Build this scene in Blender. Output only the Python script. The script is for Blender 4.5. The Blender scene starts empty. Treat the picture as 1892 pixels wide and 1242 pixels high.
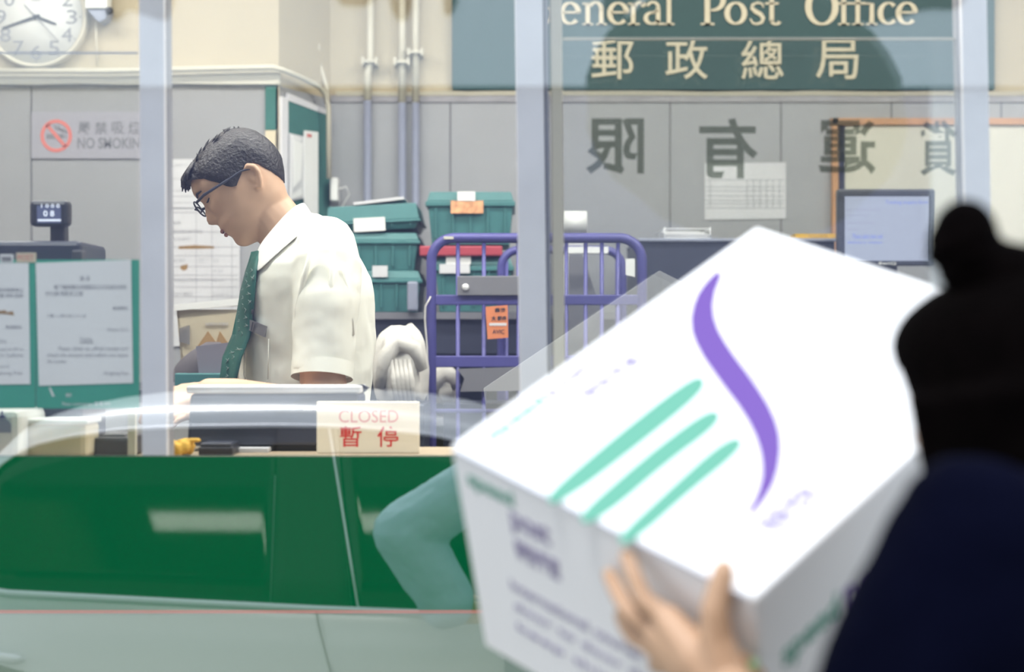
import bpy, bmesh, math, random
from mathutils import Vector, Matrix, noise
random.seed(7)
SC = bpy.context.scene
COL = SC.collection
PI = math.pi
R_ = math.radians

# ------------------------------------------------------------------ camera
F = 3150.0            # focal length in pixels of the 1892 wide frame
CX, CY = 946.0, 621.0
CAMZ = 1.5
GLASS = 2.55          # distance of the shop front glass
cam = bpy.data.cameras.new('camera')
cam.sensor_width = 36.0
cam.lens = F / 1892.0 * 36.0
cam.dof.use_dof = True
cam.dof.focus_distance = 3.6
cam.dof.aperture_fstop = 2.8
cam.clip_start = 0.05
camo = bpy.data.objects.new('camera', cam)
camo.location = (0, 0, CAMZ)
camo.rotation_euler = (PI / 2, 0, 0)
COL.objects.link(camo)
SC.camera = camo

# ------------------------------------------------------------------ world, sun, lamps, exposure
W = bpy.data.worlds.new('sky')
SC.world = W
W.use_nodes = True
bg = W.node_tree.nodes['Background']
bg.inputs[0].default_value = (0.80, 0.88, 1.0, 1)
bg.inputs[1].default_value = 2.1
sun = bpy.data.lights.new('sun', 'SUN')
sun.energy = 3.2
sun.angle = R_(12)
suno = bpy.data.objects.new('sun', sun)
suno.rotation_euler = (R_(38), 0, R_(-18))
COL.objects.link(suno)
CEIL = 3.3
LAMPS = [(-1.7, 3.0), (-0.45, 3.0), (0.8, 3.0), (2.0, 3.0), (-1.7, 4.2), (-0.45, 4.2), (0.8, 4.2), (2.0, 4.2)]
for lx, ly in LAMPS:
    al = bpy.data.lights.new('ceiling_lamp_light', 'AREA')
    al.shape = 'RECTANGLE'
    al.size, al.size_y = 0.95, 0.25
    al.energy = 30
    al.color = (1.0, 0.97, 0.90)
    ao = bpy.data.objects.new('ceiling_lamp_light', al)
    ao.location = (lx, ly, CEIL - 0.09)
    COL.objects.link(ao)
SC.view_settings.view_transform = 'Standard'
SC.view_settings.look = 'None'
SC.view_settings.gamma = 1.0
SC.view_settings.use_curve_mapping = False
SC.view_settings.exposure = 0.0
SC.cycles.transparent_max_bounces = 24
SC.cycles.max_bounces = 10
SC.cycles.caustics_reflective = False

# ------------------------------------------------------------------ helpers
def P(px, py, d):
    return Vector(((px - CX) * d / F, d, CAMZ - (py - CY) * d / F))
def PM(px, py, p):            # a real point in the street whose mirror image in the glass stands at path length p
    v = P(px, py, p); v.y = 2 * GLASS - p
    return v

def s2l(c):
    return tuple(((x / 255.0) / 12.92 if x / 255.0 <= 0.04045 else ((x / 255.0 + 0.055) / 1.055) ** 2.4) for x in c)

def mat(name, c, rough=0.5, metal=0.0, var=0.0, scale=20.0, bump=0.0, bscale=60.0, emit=None, estr=0.0, spec=0.5):
    m = bpy.data.materials.new(name); m.use_nodes = True
    nt = m.node_tree; b = nt.nodes['Principled BSDF']
    col = (c[0], c[1], c[2], 1)
    b.inputs['Base Color'].default_value = col
    b.inputs['Roughness'].default_value = rough
    b.inputs['Metallic'].default_value = metal
    b.inputs['Specular IOR Level'].default_value = spec
    tc = nt.nodes.new('ShaderNodeTexCoord')
    if var:
        n = nt.nodes.new('ShaderNodeTexNoise'); n.inputs['Scale'].default_value = scale; n.inputs['Detail'].default_value = 4
        nt.links.new(tc.outputs['Object'], n.inputs['Vector'])
        r = nt.nodes.new('ShaderNodeValToRGB')
        r.color_ramp.elements[0].position = 0.3; r.color_ramp.elements[1].position = 0.7
        r.color_ramp.elements[0].color = (c[0] * (1 - var), c[1] * (1 - var), c[2] * (1 - var), 1)
        r.color_ramp.elements[1].color = (min(1, c[0] * (1 + var)), min(1, c[1] * (1 + var)), min(1, c[2] * (1 + var)), 1)
        nt.links.new(n.outputs['Fac'], r.inputs[0]); nt.links.new(r.outputs[0], b.inputs['Base Color'])
    if bump:
        n2 = nt.nodes.new('ShaderNodeTexNoise'); n2.inputs['Scale'].default_value = bscale; n2.inputs['Detail'].default_value = 3
        nt.links.new(tc.outputs['Object'], n2.inputs['Vector'])
        bp = nt.nodes.new('ShaderNodeBump'); bp.inputs['Strength'].default_value = bump; bp.inputs['Distance'].default_value = 0.01
        nt.links.new(n2.outputs['Fac'], bp.inputs['Height']); nt.links.new(bp.outputs[0], b.inputs['Normal'])
    if emit:
        b.inputs['Emission Color'].default_value = (*emit, 1); b.inputs['Emission Strength'].default_value = estr
    return m

def mirror_mat(name, base, refl, tint=(1, 1, 1), veil=0.0):
    """base None: clear glass; base colour: opaque glossy panel."""
    m = bpy.data.materials.new(name); m.use_nodes = True
    nt = m.node_tree; nt.nodes.clear()
    out = nt.nodes.new('ShaderNodeOutputMaterial')
    if base is None:
        a = nt.nodes.new('ShaderNodeBsdfTransparent'); a.inputs[0].default_value = (*tint, 1)
        if veil:  # diffuse share paints in the pale veil of a reflection
            df = nt.nodes.new('ShaderNodeBsdfDiffuse'); df.inputs[0].default_value = (.8, .82, .85, 1)
            mx0 = nt.nodes.new('ShaderNodeMixShader')
            tc = nt.nodes.new('ShaderNodeTexCoord'); n = nt.nodes.new('ShaderNodeTexNoise')
            n.inputs['Scale'].default_value = 3; nt.links.new(tc.outputs['Object'], n.inputs['Vector'])
            mr = nt.nodes.new('ShaderNodeMapRange'); mr.inputs['To Min'].default_value = veil * .7; mr.inputs['To Max'].default_value = veil * 1.3
            nt.links.new(n.outputs['Fac'], mr.inputs['Value']); nt.links.new(mr.outputs[0], mx0.inputs[0])
            nt.links.new(a.outputs[0], mx0.inputs[1]); nt.links.new(df.outputs[0], mx0.inputs[2]); a = mx0
    else:
        a = nt.nodes.new('ShaderNodeBsdfDiffuse'); a.inputs[0].default_value = (*base, 1)
    if refl:
        g = nt.nodes.new('ShaderNodeBsdfGlossy'); g.inputs['Roughness'].default_value = 0.0
        mx = nt.nodes.new('ShaderNodeMixShader'); mx.inputs[0].default_value = refl
        nt.links.new(a.outputs[0], mx.inputs[1]); nt.links.new(g.outputs[0], mx.inputs[2]); a = mx
    nt.links.new(a.outputs[0], out.inputs[0])
    return m

class MB:
    """collects shapes, built as one mesh object"""
    def __init__(self):
        self.bm = bmesh.new()
    def _add(self, vs, fs, mi=0, smooth=False):
        v = [self.bm.verts.new(p) for p in vs]
        for f in fs:
            try:
                q = self.bm.faces.new([v[i] for i in f]); q.material_index = mi; q.smooth = smooth
            except ValueError:
                pass
        return v
    def box(self, x0, x1, y0, y1, z0, z1, mi=0):
        self._add([(x0, y0, z0), (x1, y0, z0), (x1, y1, z0), (x0, y1, z0), (x0, y0, z1), (x1, y0, z1), (x1, y1, z1), (x0, y1, z1)],
                  [(0, 3, 2, 1), (4, 5, 6, 7), (0, 1, 5, 4), (1, 2, 6, 5), (2, 3, 7, 6), (3, 0, 4, 7)], mi)
        return self
    def hexa(self, c8, mi=0):
        self._add(c8, [(0, 3, 2, 1), (4, 5, 6, 7), (0, 1, 5, 4), (1, 2, 6, 5), (2, 3, 7, 6), (3, 0, 4, 7)], mi)
        return self
    def pbox(self, px0, py0, px1, py1, d, depth, mi=0):     # front face fills a pixel rectangle at distance d
        a = P(px0, py0, d); b = P(px1, py1, d)
        return self.box(min(a.x, b.x), max(a.x, b.x), d, d + depth, min(a.z, b.z), max(a.z, b.z), mi)
    def tube(self, pts, r, n=10, mi=0, cap=True, smooth=True):
        pts = [Vector(p) for p in pts]
        rs = r if isinstance(r, (list, tuple)) else [r] * len(pts)
        rings = []; up = None
        for i, p in enumerate(pts):
            t = (pts[min(i + 1, len(pts) - 1)] - pts[max(i - 1, 0)])
            if t.length < 1e-9: t = Vector((0, 0, 1))
            t.normalize()
            if up is None:
                up = Vector((0, 0, 1)) if abs(t.z) < .9 else Vector((1, 0, 0))
            a = t.cross(up)
            if a.length < 1e-6: a = t.cross(Vector((0, 1, 0)))
            a.normalize(); b = a.cross(t); up = b
            rings.append([self.bm.verts.new(p + (a * math.cos(2 * PI * k / n) + b * math.sin(2 * PI * k / n)) * rs[i]) for k in range(n)])
        for i in range(len(rings) - 1):
            for k in range(n):
                f = self.bm.faces.new([rings[i][k], rings[i][(k + 1) % n], rings[i + 1][(k + 1) % n], rings[i + 1][k]])
                f.smooth = smooth; f.material_index = mi
        if cap:
            f = self.bm.faces.new(list(reversed(rings[0]))); f.material_index = mi
            f = self.bm.faces.new(rings[-1]); f.material_index = mi
        return self
    def prism(self, poly, y0, y1, mi=0):                     # polygon of (x, z), extruded along y
        n = len(poly)
        ar = sum(poly[i][0] * poly[(i + 1) % n][1] - poly[(i + 1) % n][0] * poly[i][1] for i in range(n))
        if ar < 0: poly = poly[::-1]
        vs = [(x, y0, z) for x, z in poly] + [(x, y1, z) for x, z in poly]
        fs = [tuple(range(n)), tuple(range(2 * n - 1, n - 1, -1))]
        fs += [((i + 1) % n, i, n + i, n + (i + 1) % n) for i in range(n)]
        self._add(vs, fs, mi); return self
    def pprism(self, pp, d, depth, mi=0):                    # the same from pixel points
        return self.prism([(P(a, b, d).x, P(a, b, d).z) for a, b in pp], d, d + depth, mi)
    def sphere(self, c, r, seg=16, rings=10, rot=None, mi=0):
        r = r if isinstance(r, (list, tuple)) else (r, r, r)
        c = Vector(c); vs = []; fs = []
        for i in range(rings + 1):
            th = PI * i / rings
            for k in range(seg):
                ph = 2 * PI * k / seg
                v = Vector((r[0] * math.sin(th) * math.cos(ph), r[1] * math.sin(th) * math.sin(ph), r[2] * math.cos(th)))
                if rot: v = rot @ v
                vs.append(c + v)
        for i in range(rings):
            for k in range(seg):
                a = i * seg + k; b = i * seg + (k + 1) % seg
                if i == 0: fs.append((i * seg, a + seg, b + seg))
                elif i == rings - 1: fs.append((a, a + seg, b))
                else: fs.append((a, a + seg, b + seg, b))
        self._add(vs, fs, mi, True); return self
    def cap(self, pts, rs, n=14, mi=0):                      # limb: tapered tube with round ends
        pts = [Vector(p) for p in pts]
        rs = rs if isinstance(rs, (list, tuple)) else [rs] * len(pts)
        self.tube(pts, list(rs), n, mi)
        self.sphere(pts[0], rs[0], n, 8, mi=mi); self.sphere(pts[-1], rs[-1], n, 8, mi=mi)
        return self
    def lathe(self, prof, c, axis='Z', n=32, mi=0):          # prof: (radius, height)
        c = Vector(c); vs = []; fs = []
        for r, h in prof:
            for k in range(n):
                a = 2 * PI * k / n
                if axis == 'Z': v = Vector((r * math.cos(a), r * math.sin(a), h))
                elif axis == 'Y': v = Vector((r * math.cos(a), h, r * math.sin(a)))
                else: v = Vector((h, r * math.cos(a), r * math.sin(a)))
                vs.append(c + v)
        for i in range(len(prof) - 1):
            for k in range(n):
                fs.append((i * n + k, i * n + (k + 1) % n, (i + 1) * n + (k + 1) % n, (i + 1) * n + k))
        self._add(vs, fs, mi, True); return self
    def grid(self, rows, mi=0, close=False, smooth=True, caps=False):
        vs = [p for r in rows for p in r]; n = len(rows[0]); fs = []
        for i in range(len(rows) - 1):
            for k in range(n if close else n - 1):
                fs.append((i * n + k, i * n + (k + 1) % n, (i + 1) * n + (k + 1) % n, (i + 1) * n + k))
        if caps:
            fs.append(tuple(range(n - 1, -1, -1))); fs.append(tuple(range((len(rows) - 1) * n, len(rows) * n)))
        self._add(vs, fs, mi, smooth); return self
    def ribbon(self, pts, ws, y0, y1, mi=0):                 # stroke of varying width in the x-z plane
        L, Rr = [], []
        for i, p in enumerate(pts):
            a = pts[max(i - 1, 0)]; b = pts[min(i + 1, len(pts) - 1)]
            t = Vector((b[0] - a[0], b[1] - a[1])); t.normalize() if t.length else None
            nn = Vector((-t.y, t.x)) * (ws[i] if isinstance(ws, (list, tuple)) else ws) * .5
            L.append((p[0] + nn.x, p[1] + nn.y)); Rr.append((p[0] - nn.x, p[1] - nn.y))
        for i in range(len(pts) - 1):
            self.prism([L[i], L[i + 1], Rr[i + 1], Rr[i]], y0, y1, mi)
        return self
    def text(self, body, x0, x1, z0, z1, y, depth=0.001, mi=0, bold=0.0, mirror=False, keep=False, shear=0.0):
        cu = bpy.data.curves.new('t', 'FONT'); cu.body = body; cu.size = 1.0; cu.offset = bold; cu.resolution_u = 3
        cu.shear = shear
        ob = bpy.data.objects.new('t', cu); COL.objects.link(ob)
        dg = bpy.context.evaluated_depsgraph_get()
        me = bpy.data.meshes.new_from_object(ob.evaluated_get(dg))
        bpy.data.objects.remove(ob); bpy.data.curves.remove(cu)
        if not me.vertices: return self
        xs = [v.co.x for v in me.vertices]; ys = [v.co.y for v in me.vertices]
        sx = (x1 - x0) / max(1e-6, max(xs) - min(xs)); sz = (z1 - z0) / max(1e-6, max(ys) - min(ys))
        if keep: sx = min(sx, sz); sz = sx
        vs = []
        for v in me.vertices:
            u = (v.co.x - min(xs)) * sx
            vs.append((x1 - u if mirror else x0 + u, y, z0 + (v.co.y - min(ys)) * sz))
        fs = [tuple(p.vertices) for p in me.polygons]
        vb = self._add(vs, fs, mi)
        bpy.data.meshes.remove(me)
        faces = list({f for v in vb for f in v.link_faces})
        r = bmesh.ops.extrude_face_region(self.bm, geom=faces)
        for e in r['geom']:
            if isinstance(e, bmesh.types.BMVert): e.co.y += depth
        return self
    def ptext(self, body, px0, py0, px1, py1, d, **k):
        a = P(px0, py0, d); b = P(px1, py1, d)
        return self.text(body, a.x, b.x, b.z, a.z, d, **k)
    def xf(self, M):
        bmesh.ops.transform(self.bm, matrix=M, verts=self.bm.verts); return self
    def build(self, name, m, parent=None, bevel=0.0, seg=2, smooth=False, recalc=True):
        if recalc: bmesh.ops.recalc_face_normals(self.bm, faces=self.bm.faces)
        me = bpy.data.meshes.new(name); self.bm.to_mesh(me); self.bm.free()
        if smooth:
            for p in me.polygons: p.use_smooth = True
        for q in (m if isinstance(m, (list, tuple)) else [m]): me.materials.append(q)
        o = bpy.data.objects.new(name, me); COL.objects.link(o)
        if parent is not None:
            o.parent = parent; o.matrix_parent_inverse = parent.matrix_world.inverted() if False else Matrix.Translation(-parent.location)
        if bevel:
            b = o.modifiers.new('bevel', 'BEVEL'); b.width = bevel; b.segments = seg; b.limit_method = 'ANGLE'; b.angle_limit = R_(40)
        return o

def thing(name, label, cat, loc=(0, 0, 0), group=None):
    o = bpy.data.objects.new(name, None); o.location = loc; o.empty_display_size = .05; COL.objects.link(o)
    return tag(o, label, cat, group)
def tag(o, label, cat, group=None):
    o['label'] = label; o['category'] = cat
    if group: o['group'] = group
    return o
def struct(o, label=None):
    o['kind'] = 'structure'
    if label: o['label'] = label
    return o
def blob(name, mb, m, parent, voxel=0.004, smooth=4, disp=0.0, dscale=.08):
    """union of the collected limbs as one continuous skin"""
    o = mb.build(name, m, parent)
    r = o.modifiers.new('remesh', 'REMESH'); r.mode = 'VOXEL'; r.voxel_size = voxel; r.use_smooth_shade = True
    if smooth:
        s = o.modifiers.new('smooth', 'SMOOTH'); s.factor = .5; s.iterations = smooth
    if disp:
        t = bpy.data.textures.new(name + '_folds', 'CLOUDS'); t.noise_scale = dscale
        d = o.modifiers.new('folds', 'DISPLACE'); d.texture = t; d.strength = disp; d.texture_coords = 'GLOBAL'
    return o

# ------------------------------------------------------------------ materials
M = {}
M['cream'] = mat('cream_wall_paint', (.45, .385, .27), .7, var=.04, scale=3)
M['grey'] = mat('grey_laminate', (.33, .335, .35), .5, var=.03, scale=4)
M['greydark'] = mat('grey_trim', (.30, .29, .31), .5, var=.15, scale=12)
M['seam'] = mat('panel_seam', (.12, .12, .13), .7)
M['trunk'] = mat('cream_trunking', (.55, .51, .41), .4)
M['pipe_low'] = mat('blue_grey_pipe_paint', (.26, .28, .36), .4)
M['alu'] = mat('brushed_aluminium', (.80, .79, .83), .5, .15, var=.06, scale=9, bump=.05, bscale=30)
M['alud'] = mat('dark_aluminium', (.36, .37, .42), .45, .4)
M['white'] = mat('white_plastic', (.80, .80, .78), .4)
M['paper'] = mat('white_paper', (.84, .84, .83), .8, var=.02, scale=6)
M['paper2'] = mat('grey_white_paper', (.62, .62, .64), .8, var=.05, scale=8)
M['ink'] = mat('black_ink', (.03, .03, .04), .7)
M['inkg'] = mat('grey_ink', (.22, .22, .24), .7)
M['inkl'] = mat('pale_grey_ink', (.48, .48, .50), .7)
M['inkm'] = mat('mid_grey_ink', (.36, .35, .37), .7)
M['red'] = mat('red_ink', (.62, .05, .05), .6)
M['redl'] = mat('pale_red_ink', (.66, .20, .17), .6)
M['brown'] = mat('brown_stain', (.36, .22, .09), .8)
M['teal'] = mat('teal_sign_board', (.006, .055, .058), .55, var=.04, scale=4)
M['tealb'] = mat('green_board_felt', (.05, .17, .15), .8, var=.05, scale=20)
M['crate'] = mat('teal_crate_plastic', (.055, .185, .185), .45, var=.06, scale=9)
M['signcream'] = mat('cream_letters', (.66, .58, .42), .5)
M['hkgreen'] = mat('green_notice_frame', (.05, .36, .25), .5, var=.05, scale=10)
M['navy'] = mat('dark_navy_plastic', (.035, .04, .065), .4)
M['dark'] = mat('dark_plastic', (.02, .02, .03), .4)
M['darkgrey'] = mat('charcoal_metal', (.06, .06, .075), .5)
M['screen'] = mat('lit_monitor_screen', (.05, .05, .06), .2, emit=(.72, .78, 1.0), estr=.95)
M['screenink'] = mat('blue_screen_text', (.1, .15, .5), .5, emit=(.25, .33, .8), estr=.7)
M['screeninkg'] = mat('grey_screen_text', (.2, .2, .3), .5, emit=(.5, .55, .7), estr=.7)
M['dscreen'] = mat('small_display_screen', (.05, .06, .1), .2, emit=(.16, .18, .34), estr=.7)
M['dglow'] = mat('small_display_digits', (.5, .5, .6), .2, emit=(.85, .9, 1.0), estr=1.2)
M['purple'] = mat('purple_painted_tube', (.075, .07, .26), .4, var=.08, scale=15)
M['orange'] = mat('orange_card', (.70, .23, .09), .7)
M['canvas'] = mat('pale_canvas', (.62, .60, .56), .9, var=.10, scale=14, bump=.4, bscale=25)
M['wood'] = mat('pale_wood_counter', (.42, .33, .23), .5, var=.15, scale=8)
M['woodo'] = mat('orange_wood_frame', (.50, .26, .13), .5, var=.15, scale=14)
M['board'] = mat('pale_notice_board', (.60, .58, .50), .8, var=.02, scale=5)
M['greypl'] = mat('grey_plate', (.20, .20, .22), .5, .2)
M['floor'] = mat('grey_vinyl_floor', (.25, .25, .25), .6, var=.1, scale=6)
M['ceil'] = mat('white_ceiling', (.75, .75, .72), .8)
M['lampon'] = mat('lit_lamp_diffuser', (.8, .8, .8), .4, emit=(1, .97, .9), estr=2.0)
M['skin'] = mat('warm_skin', (.62, .40, .27), .5, var=.06, scale=25)
M['skin2'] = mat('light_skin', (.50, .31, .19), .5, var=.06, scale=30)
M['lip'] = mat('lip_skin', (.42, .19, .15), .5)
M['hair'] = mat('black_hair', (.018, .016, .020), .45, var=.4, scale=90, bump=.5, bscale=160)
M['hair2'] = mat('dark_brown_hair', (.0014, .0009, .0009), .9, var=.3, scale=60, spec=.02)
M['shirt'] = mat('cream_white_shirt', (.88, .875, .79), .85, var=.02, scale=10, bump=.10, bscale=18)
M['collar'] = mat('white_collar_cloth', (.86, .85, .82), .85)
M['trouser'] = mat('dark_trouser_cloth', (.03, .03, .045), .8)
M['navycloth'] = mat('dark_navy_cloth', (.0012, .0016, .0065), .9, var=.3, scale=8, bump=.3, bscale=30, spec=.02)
M['denim'] = mat('dark_denim', (.03, .04, .09), .8)
M['bluecloth'] = mat('pale_blue_cloth', (.45, .58, .66), .85, var=.05, scale=8)
M['boxw'] = mat('white_carton', (.86, .85, .83), .7, var=.015, scale=7)
M['boxp'] = mat('purple_print', (.12, .055, .28), .7)
M['boxg'] = mat('green_print', (.10, .32, .23), .7)
M['boxpt'] = mat('faint_purple_print', (.28, .24, .38), .7)
M['tape'] = mat('clear_tape', (.62, .64, .72), .35)
M['carpaint'] = mat('silver_car_paint', (.80, .82, .82), .28, .25)
M['carglass'] = mat('dark_car_glass', (.006, .008, .008), .03, spec=.35)
M['chrome'] = mat('polished_chrome', (.88, .89, .92), .3, .25)
M['rubber'] = mat('black_rubber', (.015, .015, .016), .7)
M['asphalt'] = mat('asphalt', (.09, .09, .095), .9, var=.2, scale=30)
M['paving'] = mat('pavement_slabs', (.35, .34, .32), .8, var=.1, scale=10)
M['facade'] = mat('blue_grey_facade', (.075, .085, .155), .8, var=.08, scale=1.0)
M['facade2'] = mat('pale_facade', (.55, .62, .68), .8, var=.05, scale=1.0)
M['signwhite'] = mat('white_sign_board', (.66, .72, .76), .6)
M['reflection_blocker'] = mat('black_blocker_cloth', (.006, .008, .008), .9)
M['yellow'] = mat('yellow_cloth', (.65, .38, .05), .8, var=.2, scale=40, bump=.5, bscale=60)
M['signplate'] = mat('cream_plastic_plate', (.80, .74, .60), .5)
M['painted_mirror_text'] = None
REFL = 0.33
M['glass'] = mirror_mat('reflecting_glass', None, REFL, (.97, .985, .98))
M['clear'] = mirror_mat('clear_glass_side', None, 0.0, (.985, .99, .985))
M['pane'] = mirror_mat('inner_glass', None, 0.05, (.97, .98, .98), .02)
M['paneveiled'] = mirror_mat('painted_veil_inner_glass', None, 0.16, (.95, .97, .97), .05)  # pale diffuse part stands for reflected street light on this pane
M['greenpanel'] = mirror_mat('green_glossy_panel', (.0, .105, .034), REFL)
M['sillpanel'] = mirror_mat('grey_green_glossy_panel', (.19, .25, .19), REFL * .9)
M['painted_mirror_text'] = mirror_mat('painted_lettering_reflection', None, 0.0, (.52, .55, .52))

# ------------------------------------------------------------------ setting: floors, walls, ceiling
FZ = 0.2
XL, XR = -2.6, 2.9
BW, LW = 5.6, 5.3
struct(MB().box(XL - .1, XR + .1, GLASS + .02, BW + .1, FZ - .1, FZ).build('floor', M['floor']))
struct(MB().box(XL - .1, XR + .1, GLASS, BW + .1, CEIL, CEIL + .1).build('ceiling', M['ceil']))
xa = P(515, 0, LW).x; xb = P(610, 0, BW).x
zt_l = P(0, 158, LW).z; zt_b = P(0, 183, BW).z
wb = struct(MB().box(xb - .1, XR + .1, BW, BW + .1, FZ, CEIL).build('wall_back', M['cream']))
wl = struct(MB().box(XL - .1, xa, LW, LW + .1, FZ, CEIL).build('wall_left', M['cream']))
def angled(y_off, z0, z1, th):
    nrm = Vector((BW - LW, -(xb - xa), 0)).normalized() * -1
    nrm = Vector(((BW - LW), -(xb - xa), 0)).normalized()
    a = Vector((xa, LW, 0)) + nrm * y_off; b = Vector((xb, BW, 0)) + nrm * y_off
    a2 = a - nrm * th; b2 = b - nrm * th
    return [(a.x, a.y, z0), (b.x, b.y, z0), (b2.x, b2.y, z0), (a2.x, a2.y, z0), (a.x, a.y, z1), (b.x, b.y, z1), (b2.x, b2.y, z1), (a2.x, a2.y, z1)]
struct(MB().hexa(angled(0, FZ, CEIL, .05)).build('wall_return', M['cream']))
struct(MB().box(XL - .1, XL, GLASS, LW + .1, FZ, CEIL).build('wall_side_left', M['cream']))
struct(MB().box(XR, XR + .1, GLASS, BW + .1, FZ, CEIL).build('wall_side_right', M['cream']))
# grey wall panels with seams
m = MB().box(xb, XR, BW - .012, BW, FZ, zt_b)
o = struct(m.build('wall_back_panelling', M['grey']))
for sx in (600 + 232, 1037, 1238, 1443, 1647, 1850):
    a = P(sx, 0, BW - .013)
    MB().box(a.x - .002, a.x + .002, BW - .0135, BW - .011, FZ, zt_b).build('seam', M['seam'], o)
o = struct(MB().box(XL, xa + .004, LW - .012, LW, FZ, zt_l).build('wall_left_panelling', M['grey']))
for sx in (58,):
    a = P(sx, 0, LW - .013)
    MB().box(a.x - .002, a.x + .002, LW - .0135, LW - .011, FZ, zt_l).build('seam', M['seam'], o)
o = struct(MB().hexa(angled(.006, FZ, P(0, 168, 5.4).z, .02)).build('wall_return_panelling', M['grey']))
# ledges on top of the panelling
def noisyledge(x0, x1, y, z, h, dp):
    m = MB(); rows = []
    n = 40
    for i in range(n + 1):
        x = x0 + (x1 - x0) * i / n
        k = noise.noise(Vector((x * 7, y, 0))) * .006
        rows.append([(x, y, z - h + k * .5), (x, y - dp, z - h + k * .4), (x, y - dp - .004, z - .004 + k), (x, y, z + k)])
    m.grid(rows, close=True, smooth=False, caps=True); return m
o = struct(noisyledge(XL, xa + .006, LW, P(0, 128, LW).z, P(0, 128, LW).z - P(0, 158, LW).z, .03).build('trim_1', M['trunk']))
MB().box(XL, xa + .004, LW - .016, LW - .012, P(0, 160, LW).z, P(0, 148, LW).z).build('lower_strip', M['greydark'], o)
o = struct(noisyledge(P(622, 0, BW).x, XR, BW, P(0, 168, BW).z, .018, .02).build('trim_2', M['trunk']))
MB().box(P(612, 0, BW).x, XR, BW - .018, BW - .012, P(0, 190, BW).z, P(0, 177, BW).z).build('lower_strip', M['greydark'], o)
# white conduit along the left wall, turning along the return wall and down
t = tag(MB().tube([P(-40, 131, LW - .06), P(200, 131, LW - .06), P(420, 126, LW - .06), P(505, 124, LW - .06), P(525, 130, LW - .05), P(560, 145, 5.37), P(590, 160, 5.44), P(602, 175, 5.47),
                   P(607, 200, 5.48), P(608, 330, 5.48)], .0085, 8).build('wall_conduit', M['trunk']),
        'cream conduit running above the grey left wall and bending down to the switch box', 'conduit')
t = thing('switch_box', 'small white switch box beside the green felt board on the wall corner', 'switch', P(616, 372, 5.5))
MB().pbox(610, 328, 624, 371, 5.5, .07).build('case', M['white'], t, .004)
MB().tube([P(622, 350, 5.5), P(640, 345, 5.5), P(645, 360, 5.5), P(630, 385, 5.52), P(614, 400, 5.54)], .002, 6).build('cord', M['white'], t)
# vertical conduits on the back wall
def conduit(name, pts, r, zsplit, clips, label, base=BW):
    t = thing(name, label, 'pipe', (pts[-1].x, pts[-1].y, FZ), 'conduits on the back wall')
    up = [p for p in pts]
    MB().tube(up, r, 12).build('upper_pipe', M['trunk'], t)
    e = up[-1]
    MB().tube([e, Vector((e.x, e.y, FZ))], r, 12).build('lower_pipe', M['pipe_low'], t)
    for c in clips:
        m = MB(); x, z = c.x, c.z
        m.box(x - .022, x + .022, BW - .06, BW - .004, z - .004, z + .006); m.box(x - .026, x - .018, BW - .07, BW, z - .012, z + .012); m.box(x + .018, x + .026, BW - .07, BW, z - .012, z + .012)
        m.build('clip', M['trunk'], t)
dp = BW - .035
conduit('wall_pipe', [P(684, -60, dp), P(684, 100, dp), P(684, 118, dp), P(679, 135, dp), P(679, 186, dp)], .0125, 0, [P(684, 115, dp)], 'leftmost of three vertical wall pipes, cream above and grey below')
conduit('wall_pipe', [P(743, -60, dp), P(743, 190, dp)], .0125, 0, [P(743, 116, dp)], 'middle of three vertical wall pipes beside the teal sign')
conduit('wall_pipe', [P(768, -60, dp), P(768, 190, dp)], .0115, 0, [P(768, 98, dp)], 'vertical wall pipe nearest the teal sign board')
t = thing('wall_pipe', 'thin cream pipe running down to the conduit at the wall corner', 'pipe', P(600, 200, 5.56), 'conduits on the back wall')
MB().tube([P(589, -60, 5.55), P(589, 110, 5.55), P(592, 125, 5.55), P(603, 160, 5.55), P(606, 190, 5.55)], .008, 8).build('upper_pipe', M['trunk'], t)
MB().pbox(584, 80, 591, 93, 5.53, .05).build('clip', M['trunk'], t, .003)
# small square signs on the left wall by the corner
t = tag(MB().pbox(490, 157, 514, 240, LW - .02, .007).build('wall_plate', M['tealb']), 'dark green plate fixed on the grey wall above the man', 'plate')
t = tag(MB().pbox(490, 241, 514, 330, LW - .02, .006).build('wall_notice', M['signcream']), 'cream notice under the dark green wall plate', 'notice')
# corner cover strips
struct(MB().box(xa - .006, xa + .004, LW - .02, LW - .012, FZ, P(0, 160, LW).z).build('trim_3', M['trunk']))

# ceiling lamps
for i, (lx, ly) in enumerate(LAMPS):
    t = thing('ceiling_lamp', 'long fluorescent ceiling lamp lighting the office', 'lamp', (lx, ly, CEIL), 'fluorescent ceiling lamps')
    MB().box(lx - .52, lx + .52, ly - .15, ly + .15, CEIL - .05, CEIL).build('housing', M['white'], t)
    MB().box(lx - .48, lx + .48, ly - .12, ly + .12, CEIL - .07, CEIL - .05).build('diffuser', M['lampon'], t)

# ------------------------------------------------------------------ shop front
gz = P(0, 843, GLASS).z; gz2 = P(0, 1130, GLASS).z
def slab(x0, x1, y0, y1, z0, z1, name, front, other, parent=None):
    m = MB(); m.box(x0, x1, y0, y1, z0, z1, 1)
    m.bm.faces.ensure_lookup_table()
    for f in m.bm.faces:
        if f.normal.length == 0: f.normal_update()
        if all(abs(v.co.y - y0) < 1e-6 for v in f.verts): f.material_index = 0
    return m.build(name, [front, other], parent)
struct(slab(XL, XR, GLASS, GLASS + .006, gz + .0005, 2.55, 'window_1', M['glass'], M['clear']), 'large outer glass pane of the post office front')
struct(slab(XL, XR, GLASS, GLASS + .02, gz2, gz, 'wall_front_panel', M['greenpanel'], M['dark']), 'glossy green panel under the glass')
struct(slab(XL, XR, GLASS, GLASS + .02, 0.0, gz2 - .0006, 'wall_front_base', M['sillpanel'], M['dark']), 'glossy grey panel under the green panel')
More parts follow.
